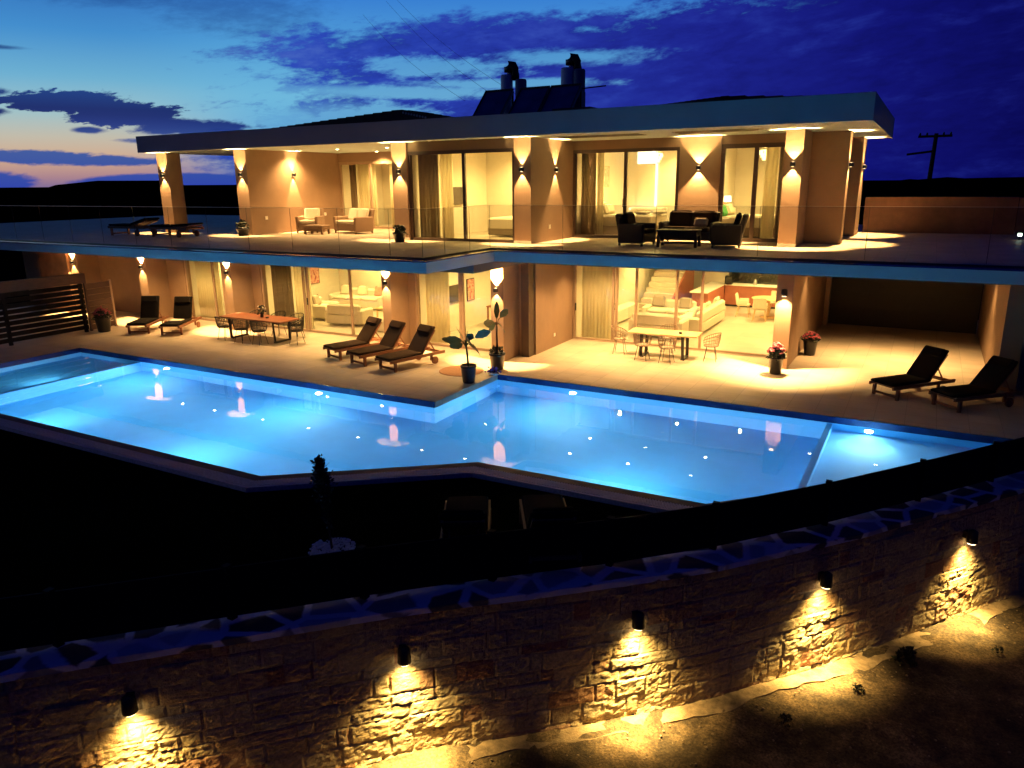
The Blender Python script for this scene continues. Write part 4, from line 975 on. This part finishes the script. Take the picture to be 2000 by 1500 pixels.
# coping slab with an uneven front edge
cpn = pl+nor*(.06+.03*fbm(ds*2.2, ds*0, 31, 3)[:, None]+.02*fbm(ds*9, ds*0, 33, 2)[:, None]); cpb = pl-nor*.48
kk = slice(None, None, 3); A_, B_ = cpn[kk], cpb[kk]; mcp = MB(); nA = len(A_); cols = 6
for i in range(nA):
    for c_ in range(cols+1):
        p = A_[i]*(1-c_/cols)+B_[i]*c_/cols; mcp.v.append((p[0], p[1], ZC+.02*float(fbm(np.array([p[0]*3.]), np.array([p[1]*3.]), 40, 3)[0])))
for i in range(nA): mcp.v.append((A_[i][0], A_[i][1], ZC-.085))
for i in range(nA-1):
    for c_ in range(cols): a = i*(cols+1)+c_; mcp.f.append((a, a+1, a+cols+2, a+cols+1))
    b0 = nA*(cols+1); mcp.f.append((i*(cols+1), (i+1)*(cols+1), b0+i+1, b0+i))
sm(mcp).build('coping', 'crazy_paving', SW)
# concrete footing strip along the foot of the wall
ft = MB(); n_ = pl[::5]; nn_ = nor[::5]; strip(ft, [tuple(p) for p in (n_+nn_*(.34+.34*fbm(ds[::5]*1.7, ds[::5]*0, 71, 3)+.05*fbm(ds[::5]*7, ds[::5]*0, 73, 2))[:, None])], [tuple(p) for p in n_-nn_*.02], ZB-.15, ZB-.022); struct(ft.build('footing_strip', 'concrete'))
# fence of dark boards standing on the coping
FN = thing('board_fence', 'dark horizontal board fence standing on the stone wall', 'fence', (-3.8, 8.0, ZC))
fl = pl-nor*.40; post_s = [float(ds[np.argmin(np.linalg.norm(fl-np.array(q), axis=1))]) for q in ((-11.9, 1.0), (-10.3, 2.6), (-8.55, 4.3), (-7.25, 5.7), (-6.05, 6.85), (-4.83, 8.05), (-3.62, 9.2), (-2.42, 10.3), (-1.23, 12.0), (0.0, 13.7), (1.15, 15.2), (2.3, 16.7), (3.4, 18.3))]
at_s = lambda s_, a: np.array([np.interp(s_, ds, a[:, 0]), np.interp(s_, ds, a[:, 1])])
for s_ in post_s:
    p = at_s(s_, fl); MB().box(p[0]-.045+3.8, p[0]+.045+3.8, p[1]-.045-8, p[1]+.045-8, 0, .735).build('post', 'dark_slat', FN)
    
for i in range(len(post_s)-1):
    a, c = at_s(post_s[i], fl), at_s(post_s[i+1], fl); pn = MB()
    for k in range(5): pn.bar((a[0]+3.8, a[1]-8, .10+k*.134), (c[0]+3.8, c[1]-8, .10+k*.134), .025, .1335 if k not in (2, 4) else .130)
    pn.build('board_panel', 'dark_slat', FN)
# lamps on the stone wall
def stone_lamp(q, label, power=760):
    q = np.array(q); j = int(np.argmin(np.linalg.norm(pl-q, axis=1))); p, nrm = pl[j], nor[j]
    t = thing('bulkhead_lamp', label, 'wall lamp', (p[0], p[1], -.86), math.atan2(nrm[1], nrm[0]), 'down lamps on the stone wall')
    MB().box(-.02, .10, -.045, .045, .02, .14).build('bracket', 'black_metal', t)
    MB().lathe([(.03, .20), (.075, .17), (.085, .06), (.09, -.02), (.084, -.03)], 18, (.14, 0, 0)).build('hood', 'black_metal', t, True)
    MB().lathe([(.082, -.022), (.066, -.048), (.03, -.062), (.005, -.066)], 16, (.14, 0, 0)).build('lens', 'bulb_soft', t, True)
    light('SPOT', (.15, 0, -.085), power*.62, (1, .68, .21), t, (-.10, 0, -1), .06, 64, 1., 'Linear')
    light('SPOT', (.15, 0, -.085), power*.26, (1, .65, .20), t, (-.24, 0, -1), .06, 104, 1., 'Linear')
for q, s in (((-7.62, 4.45), 'first lit down lamp on the stone wall, at its left end in the photo'), ((-5.35, 6.7), 'lit down lamp on the stone wall below the young tree'), ((-2.98, 8.85), 'lit down lamp in the middle of the stone wall'), ((-.87, 11.2), 'lit down lamp just right of the bend in the stone wall'), ((1.1, 13.8), 'farthest lit down lamp on the stone wall, at the right')):
    stone_lamp(q, s)

# loose stones and weeds on the lane
st = MB()
for _ in range(900):
    s_ = rng.uniform(3, ds[-1]-2); dd = rng.exponential(1.1)+.30; p = at_s(s_, pl)+at_s(s_, nor)*dd; r_ = rng.uniform(.008, .03)
    st.ball((p[0], p[1], -2.43+r_*.3), r_*.8, 5, 3, .6)
tag(st.build('pebbles', 'lane_stone'), 'loose pebbles scattered on the dark lane', 'pebbles', kind='stuff')
def weed(q, label, h=.11, n=60):
    t = leaves(MB(), n, h*.8, h, h*.5).build('weed', 'leaf_dark'); t.location = (*q, -2.40); tag(t, label, 'weed', 'weeds on the lane')
weed((-.15, 10.9), 'dark weed at the edge of the lit ground below the bend lamp'); weed((-1.0, 9.7), 'low weed left of the lit ground below the bend lamp'); weed((1.75, 13.0), 'spindly weed in the light pool at the far right lamp', .10, 40); weed((.45, 12.1), 'dark clump of weed between the two right light pools', .18, 120)

# ------------------------------------------------------------------ young tree in the garden
t = thing('young_tree', 'thin young tree in a ring of white pebbles behind the fence', 'tree', (-7.29, 7.6, -.24))
tr_ = MB(); pts = [(0, 0, 0), (-.03, 0, .35), (-.07, .01, .8), (-.12, .0, 1.3)]; tr_.tube(pts, [.02, .016, .012, .005], 7)
for k in range(26):
    q = .25+.75*k/26; z = 1.3*q; x = -.11*q; a = k*2.4; L = .17*(1.15-abs(q-.68)*1.3)
    tr_.tube([(x, 0, z), (x+L*math.cos(a), L*math.sin(a), z+.10)], [.005, .002], 4)
tr_.build('trunk', 'bark', t)
lv = MB()
for k in range(1500):
    q = min(1.04, .22+.84*random.random()**.55); z = 1.32*q; w_ = .13*max(.12, 1-abs(q-.74)/.34); x = -.12*q
    p = Vector((x+random.gauss(0, max(.02, w_*.62)), random.gauss(0, max(.02, w_*.62)), z+random.uniform(-.04, .05))); d = Vector((random.gauss(0, 1), random.gauss(0, 1), random.uniform(-.2, 1))).normalized(); s = d.orthogonal().normalized(); L = random.uniform(.04, .08)
    lv.add([p, p+d*L*.5+s*L*.28, p+d*L, p+d*L*.5-s*L*.28], [(0, 1, 2), (0, 2, 3)])
lv.build('crown', 'leaf_dark', t)
pb = MB()
for _ in range(420):
    a = random.uniform(0, 6.28); r_ = .34*math.sqrt(random.random()); pb.ball((-7.29+r_*math.cos(a), 7.6+r_*math.sin(a), -.225), random.uniform(.014, .028), 5, 3, .7)
tag(pb.build('white_pebbles', 'pebble_white'), 'ring of white pebbles around the young tree', 'pebbles', kind='stuff')

# ------------------------------------------------------------------ right rear: boundary wall, pole, small reflection glow
t = thing('boundary_wall', 'brown boundary wall behind the right end of the upper terrace', 'wall', (-2.0, 28.2, 3.32))
MB().box(0, 4.3, 0, .2, 0, 1.14).build('panel', 'brown_wall', t); MB().box(4.33, 11, .0, .2, 0, 1.12).build('panel', 'brown_wall', t)
t = thing('reflection_glow', 'small greenish glow standing in for a reflection at the right end of the terrace', 'lamp', (2.25, 25.8, 3.32))  # added glowing piece for the pool light's reflection in the glass, shaped like a lamp
MB().tube([(0, 0, 0), (0, 0, .1)], .015, 6).build('stem', 'black_metal', t); MB().bbox(-.06, .06, -.04, .04, .1, .2, .015).build('housing', 'black_metal', t); MB().box(-.05, .05, -.05, -.041, .11, .19).build('lens', 'reflection_green', t)
t = thing('utility_pole', 'dark utility pole with two cross arms on the hill at the right', 'pole', (-.42, 58, 4.6))
MB().tube([(0, 0, 0), (.08, 0, 3.3)], [.15, .12], 10).build('shaft', 'bark', t)
MB().box(-.95, 1.0, -.08, .08, 3.05, 3.2).build('cross_arm', 'bark', t); MB().bar((-1.5, 0, 2.02), (.1, 0, 2.2), .14, .14).build('cross_arm', 'bark', t)
for x in (-.85, -.45, .5, .9): MB().lathe([(.05, 0), (.07, .06), (.04, .16)], 8, (x, 0, 3.2)).build('insulator', 'pot_black', t)
for i, (a, c) in enumerate((((-42.0, 52, 18.3), (-22.5, 36, 9.3)), ((-39.6, 52, 19.0), (-20.0, 36, 9.0)), ((-39.0, 52, 19.4), (-19.0, 36, 9.2)))):
    a, c = Vector(a), Vector(c); m = MB(); m.tube([a.lerp(c, k/12)-Vector((0, 0, .5*math.sin(math.pi*k/12))) for k in range(13)], .008, 5)
    tag(m.build('power_line', 'black_metal'), ('thin power line against the clear evening sky, set apart to the left', 'lower line of the close pair of power lines above the roof', 'upper line of the close pair of power lines above the roof')[i], 'wire', 'power lines')

# ------------------------------------------------------------------ rooms: furniture seen through the glass
def sofa(label, loc, rz, L, seats, mt='sofa_white', cush=('cushion_taupe',), group='white sofas indoors', D=.9):
    t = thing('sofa', label, 'sofa', loc, rz, group); h = L/2
    MB().bbox(-h, h, -D/2, D/2, .08, .40, .03).build('base', mt, t); MB().bbox(-h, h, D/2-.22, D/2, .40, .80, .06).build('backrest', mt, t)
    for s in (-1, 1): MB().bbox(s*h-.11 if s < 0 else h-.11, -h+.11 if s < 0 else h+.11, -D/2, D/2, .08, .60, .05).build('armrest', mt, t)
    w1 = (L-.22)/seats
    for k in range(seats):
        x = -h+.11+k*w1; MB().bbox(x+.01, x+w1-.01, -D/2-.02, D/2-.2, .40, .53, .04).build('seat_cushion', mt, t)
    for k, cm in enumerate(cush):
        x = -h+.35+k*(L-.7)/max(1, len(cush)-1); MB().bbox(-.24, .24, -.07, .07, 0, .42, .06).xf(Matrix.Translation((x, D/2-.34, .52)) @ Matrix.Rotation(R(-18), 4, 'X')).build('scatter_cushion', cm, t)
    return t
sofa('white armchair by the curtain in the lower lounge', (-20.35, 21.75, .02), R(105), .95, 1, cush=('cushion_taupe',)); sofa('white sofa with its back to the glass in the lower lounge', (-18.55, 21.2, .02), R(190), 1.35, 1, cush=())
sofa('white sofa under the painting in the lower lounge', (-20.6, 24.3, .02), R(5), 2.4, 3, cush=('cushion_cream', 'cushion_cream', 'cushion_rose')); sofa('white sofa with two pale cushions at the back of the lower lounge', (-17.6, 24.2, .02), R(-4), 1.8, 2, cush=('cushion_taupe', 'cushion_taupe'))
o = MB().bbox(-.75, .75, -.45, .45, 0, .42, .05).build('ottoman', 'sofa_white'); o.location = (-16.3, 20.9, .02); tag(o, 'wide white ottoman near the lounge glass', 'ottoman')
t = thing('coffee_table', 'small wooden coffee table in the lower lounge', 'coffee table', (-18.1, 23.0, .02)); MB().bbox(-.45, .45, -.28, .28, .34, .40, .012).build('tabletop', 'pale_wood', t)
for x in (-.4, .4):
    for y in (-.23, .23): MB().box(x-.025, x+.025, y-.025, y+.025, 0, .34).build('leg', 'pale_wood', t)
def picture(label, c, w_, h, canvas, axis='y'):
    t = thing('painting', label, 'painting', c)
    if axis == 'y': MB().box(-w_/2, w_/2, -.03, 0, -h/2, h/2).build('canvas', canvas, t); fr = MB(); [fr.box(*q) for q in ((-w_/2-.02, w_/2+.02, -.035, 0, h/2, h/2+.02), (-w_/2-.02, w_/2+.02, -.035, 0, -h/2-.02, -h/2), (-w_/2-.02, -w_/2, -.035, 0, -h/2, h/2), (w_/2, w_/2+.02, -.035, 0, -h/2, h/2))]
    else: MB().box(0, .03, -w_/2, w_/2, -h/2, h/2).build('canvas', canvas, t); fr = MB(); [fr.box(*q) for q in ((0, .035, -w_/2-.02, w_/2+.02, h/2, h/2+.02), (0, .035, -w_/2-.02, w_/2+.02, -h/2-.02, -h/2), (0, .035, -w_/2-.02, -w_/2, -h/2, h/2), (0, .035, w_/2, w_/2+.02, -h/2, h/2))]
    fr.build('frame', 'book_dark' if canvas == 'canvas_red' else 'pale_wood', t)
picture('red and dark painting on the wall of the lower lounge', (-22.49, 23.3, 1.62), 1.25, 1.15, 'canvas_red', 'x'); picture('faint line drawing above the bed in the upper right bedroom', (-10.04, 24.85, 5.22), .95, .66, 'canvas_sketch', 'x'); picture('small pale picture on the stair wall', (-9.98, 29.4, 2.05), .55, .5, 'canvas_sketch', 'x')
def wall_tv(label, c, w_, h):
    t = thing('television', label, 'television', c); MB().bbox(.06, .10, -w_/2, w_/2, -h/2, h/2, .01).build('body', 'screen', t); MB().box(.101, .106, -w_/2+.03, w_/2-.03, -h/2+.03, h/2-.03).build('screen', 'screen', t); MB().box(0, .059, -.1, .1, -.1, .1).build('bracket', 'black_metal', t)
wall_tv('flat dark television on the left wall of the upper bedroom', (-14.36, 22.08, 4.63), .95, .58); wall_tv('flat grey television in the lower bedroom with the desk', (-14.28, 21.72, 1.36), .95, .58)
picture('narrow dark picture right of the lower bedroom television', (-14.27, 22.85, 1.35), .45, .75, 'canvas_red', 'x')
t = thing('desk', 'wooden desk against the wall of the lower bedroom', 'desk', (-12.9, 23.2, .02)); MB().bbox(-.75, .75, -.3, .3, .72, .76, .01).build('tabletop', 'table_wood', t)
for x in (-.7, .7):
    for y in (-.25, .25): MB().box(x-.025, x+.025, y-.025, y+.025, 0, .72).build('leg', 'table_wood', t)
def shell_chair(label, loc, rz, mt, group):
    t = thing('dining_chair', label, 'chair', loc, rz, group)
    MB().bbox(-.24, .24, -.23, .23, .42, .48, .03).build('seat', mt, t); MB().bbox(-.235, .235, -.03, .03, 0, .42, .03).xf(Matrix.Translation((0, .22, .46)) @ Matrix.Rotation(R(-10), 4, 'X')).build('backrest', mt, t)
    for x in (-1, 1):
        MB().bbox(x*.235-.02, x*.235+.02, -.16, .2, .48, .66, .015).build('armrest', mt, t)
        for y in (-1, 1): MB().tube([(x*.17, y*.17, .43), (x*.24, y*.24, 0)], .014, 6).build('leg', 'pale_wood', t)
    return t
shell_chair('tan chair turned from the wooden desk in the lower bedroom', (-12.5, 22.4, .02), R(200), 'cushion_rose', 'indoor chairs')
def bed(label, loc, rz, L, Wd, pillows, group='beds', h=.34, runner=True):
    """headboard at -x, foot at +x"""
    t = thing('bed', label, 'bed', loc, rz, group)
    MB().bbox(0, L, -Wd/2, Wd/2, .06, h, .02).build('base', 'cushion_taupe', t); MB().bbox(.02, L-.01, -Wd/2+.01, Wd/2-.01, h, h+.24, .06).build('mattress', 'linen', t)
    MB().bbox(L*.28, L+.02, -Wd/2-.02, Wd/2+.02, h-.1, h+.27, .05).build('duvet', 'linen', t); MB().bbox(-.1, -.002, -Wd/2-.05, Wd/2+.05, 0, 1.05, .02).build('headboard', 'cushion_cream', t)
    for k, pm_ in enumerate(pillows):
        y = -Wd/2+.35+(k % 2)*(Wd-.7); q = k//2
        MB().bbox(-.09, .09, -.34, .34, 0, .46-.08*q, .07).xf(Matrix.Translation((.16+.2*q, y, h+.24)) @ Matrix.Rotation(R(-22), 4, 'Y')).build('pillow', pm_, t)
    return t
bed('white double bed with plump pillows behind the wide upper right door', (-9.92, 23.9, 3.335), 0, 2.2, 1.7, ('linen', 'linen', 'cushion_cream', 'cushion_cream'), h=.4)
bed('bed with rose and green cushions behind the narrow upper door', (-5.95, 24.2, 3.335), 0, 2.1, 1.6, ('cushion_rose', 'cushion_rose', 'cushion_green', 'cushion_cream'), h=.4)
bed('white bed at the right of the upper bedroom with the television', (-10.72, 22.3, 3.335), R(180), 2.0, 1.5, ('linen', 'linen'))
bed('white bed corner at the right of the lower bedroom with the desk', (-10.6, 21.6, .02), R(180), 1.3, 1.2, ('linen',))
for x, y, s in ((-8.7, 23.5, 'left'), (-8.3, 24.0, 'right')):
    o = MB().bbox(-.18, .18, -.26, .26, 0, .1, .03).build('folded_towel', 'linen'); o.location = (x+.6, y, 4.02); tag(o, f'white folded towel on the upper right bed, {s} one of two', 'towel', 'folded towels on the bed')
def pendant(label, c, power):
    t = thing('pendant_lamp', label, 'pendant lamp', c, 0, 'glowing pendant lamps')
    MB().tube([(0, 0, .16), (0, 0, .42)], .01, 5).build('cord', 'black_metal', t); m = MB()
    for z, r_ in ((.12, .2), (.04, .16), (-.04, .11)):
        for k in range(12): a = 6.28*k/12; m.tube([(r_*math.cos(a), r_*math.sin(a), z+.02), (r_*math.cos(a), r_*math.sin(a), z-.10)], .022, 5)
    m.lathe([(.2, .13), (.2, .15), (.02, .17)], 16); m.build('shade', 'pendant_glow', t)
    light('POINT', (0, 0, -.25), power, ROOM, t, size=.12)
pendant('yellow tiered pendant lamp in the wide upper right bedroom', (-8.2, 24.9, 5.78), 50); pendant('yellow tiered pendant lamp in the narrow upper bedroom', (-4.5, 24.0, 5.75), 40); pendant('yellow tiered pendant lamp at the edge of the dark framed upper window', (-10.95, 20.9, 5.72), 40)
def table_lamp(label, c):
    t = thing('bedside_lamp', label, 'lamp', c, 0, 'bedside lamps'); MB().lathe([(.06, 0), (.06, .02), (.015, .04), (.015, .2)], 12).build('stand', 'steel', t); MB().lathe([(.12, .18), (.10, .36)], 16).build('shade', 'shade_glow', t)
table_lamp('glowing bedside lamp at the right of the wide upper bedroom', (-6.55, 24.6, 4.25)); table_lamp('glowing bedside lamp beside the rose cushions', (-5.85, 25.2, 4.2))
for (x, y, z, w_, d, h, s) in ((-6.5, 24.6, 3.335, .35, .4, .9, 'right of the wide upper bed'), (-5.8, 25.25, 3.335, .35, .4, .85, 'left of the rose cushions')):
    t = thing('nightstand', 'small pale nightstand '+s, 'nightstand', (x, y, z)); MB().bbox(-w_/2, w_/2, -d/2, d/2, 0, h, .01).build('body', 'room_wall', t); MB().box(-w_/2+.03, w_/2-.03, -d/2-.012, -d/2-.002, h*.55, h-.05).build('drawer', 'white_wall', t)
# bathroom corner with a lit mirror and a dark framed opening, upper right bedroom
t = thing('mirror', 'tall lit mirror glowing at the back of the wide upper bedroom', 'mirror', (-9.2, 26.97, 4.9)); MB().box(-.32, .32, -.03, 0, -.75, .75).build('glass', 'room_wall', t); MB().box(-.36, .36, -.028, 0, .76, 1.2).build('light_box', 'mirror_glow', t); MB().box(.33, .40, -.028, 0, -.75, .75).build('light_box', 'mirror_glow', t); MB().box(-.5, .4, -.4, -.03, -.86, -.78).build('shelf', 'mirror_glow', t)
df = MB(); df.box(-7.95, -7.87, 26.9, 26.985, 3.336, 5.5); df.box(-7.95, -7.0, 26.9, 26.985, 5.5, 5.57); df.box(-7.07, -7.0, 26.9, 26.985, 3.336, 5.5); vm(df, 'door_frame', 'black_metal')
vm(MB().box(-7.87, -7.07, 26.95, 26.985, 3.336, 5.5), 'inner_door', 'ceiling_paint')
t = thing('dressing_table', 'white dressing table below the lit mirror', 'table', (-8.85, 26.3, 3.335)); MB().bbox(-.6, .6, -.25, .25, .72, .80, .01).build('tabletop', 'white_wall', t); MB().box(-.55, 0, -.22, .22, 0, .72).build('drawers', 'room_wall', t); MB().box(.5, .56, -.22, .22, 0, .72).build('leg', 'room_wall', t)
# lower right: sideboard, stairs, kitchen, table
t = thing('sideboard', 'long low white sideboard against the left wall of the kitchen living room', 'sideboard', (-9.75, 25.8, .02)); MB().bbox(-.22, .22, -1.7, 1.7, .08, .52, .015).build('body', 'white_wall', t)
for y in (-1.13, 0, 1.13): MB().box(.221, .235, y-.54, y+.54, .1, .5).build('door', 'linen', t)
o = MB().lathe([(.05, 0), (.06, .04), (.025, .1), (.05, .22), (.06, .24)], 12).build('vase', 'book_dark', None, True); o.location = (-9.75, 25.4, .54); tag(o, 'dark vase on the white sideboard', 'vase')
sofa('long white sofa facing away along the kitchen living room', (-6.75, 26.2, .02), R(-90), 3.2, 3, cush=('cushion_cream', 'cushion_cream', 'cushion_cream')); sofa('white sofa facing the glass below the stairs', (-8.0, 26.6, .02), R(0), 1.7, 2, cush=('cushion_taupe', 'cushion_taupe'))
sofa('white low sofa seat just inside the kitchen door glass', (-7.6, 24.0, .02), R(180), 1.6, 2, cush=())
stp = MB()
for k in range(9): stp.box(-9.75, -8.55, 27.8+k*.3, 28.1+k*.3, .02, .2+k*.18)
vm(stp, 'staircase', 'room_floor')
fk = MB(); fk.add([(-8.54, 27.8, .02), (-8.54, 31.4, .02), (-8.54, 31.4, 2.1), (-8.54, 27.8, .25), (-8.48, 27.8, .02), (-8.48, 31.4, .02), (-8.48, 31.4, 2.1), (-8.48, 27.8, .25)], [(0, 1, 2, 3), (7, 6, 5, 4), (0, 4, 5, 1), (1, 5, 6, 2), (2, 6, 7, 3), (3, 7, 4, 0)]); vm(fk, 'stair_flank', 'cabinet_red')
t = thing('kitchen', 'red brown fitted kitchen with white worktop and black splashback', 'kitchen', (-5.3, 31.3, .02))
MB().box(-1.85, 1.84, -.02, .58, .08, .86).build('cabinet', 'cabinet_red', t); MB().box(-1.85, 1.84, .02, .58, 0, .08).build('plinth', 'black_metal', t)
for k in range(6): MB().box(-1.83+k*.612, -1.24+k*.612, -.038, -.021, .1, .84).build('door', 'cabinet_red', t)
MB().box(-1.87, 1.84, -.06, .585, .861, .90).build('worktop', 'worktop', t); MB().box(-1.85, 1.84, .586, .598, .901, 2.1).build('splashback', 'splash', t)
MB().box(-2.5, -1.875, -2.6, .58, .08, .86).build('peninsula', 'cabinet_red', t); MB().box(-2.56, -1.875, -2.75, .585, .861, .90).build('worktop', 'worktop', t)
o = MB().bbox(-.15, .15, -.15, .15, 0, .36, .03).build('coffee_machine', 'splash'); o.location = (-7.0, 31.3, .925); tag(o, 'black coffee machine on the kitchen worktop', 'appliance')
t = thing('kettle', 'steel kettle on the kitchen worktop', 'kettle', (-6.0, 31.55, .925)); MB().lathe([(.08, 0), (.09, .03), (.07, .2), (.02, .24)], 14).build('body', 'steel', t, True); MB().tube([(.08, 0, .05), (.15, 0, .1), (.13, 0, .2), (.06, 0, .21)], .012, 6).build('handle', 'black_metal', t)
t = thing('dining_table', 'round pale dining table in front of the kitchen', 'table', (-5.0, 29.2, .02)); MB().lathe([(.02, .70), (.62, .71), (.64, .74), (.02, .75)], 28).build('tabletop', 'pale_wood', t); MB().lathe([(.3, 0), (.3, .02), (.05, .05), (.05, .70)], 16).build('pedestal', 'pale_wood', t)
ch0 = shell_chair('pale shell chair with its back to the glass at the indoor table', (-5.15, 28.35, .02), R(185), 'cushion_cream', 'pale chairs around the indoor table')
for p, rz, s in (((-5.9, 29.1, .02), 95, 'at the left of the indoor table'), ((-4.9, 30.05, .02), 0, 'between the indoor table and the kitchen'), ((-4.15, 29.1, .02), -90, 'at the right of the indoor table')): dup(ch0, p, R(rz), 'pale shell chair '+s)
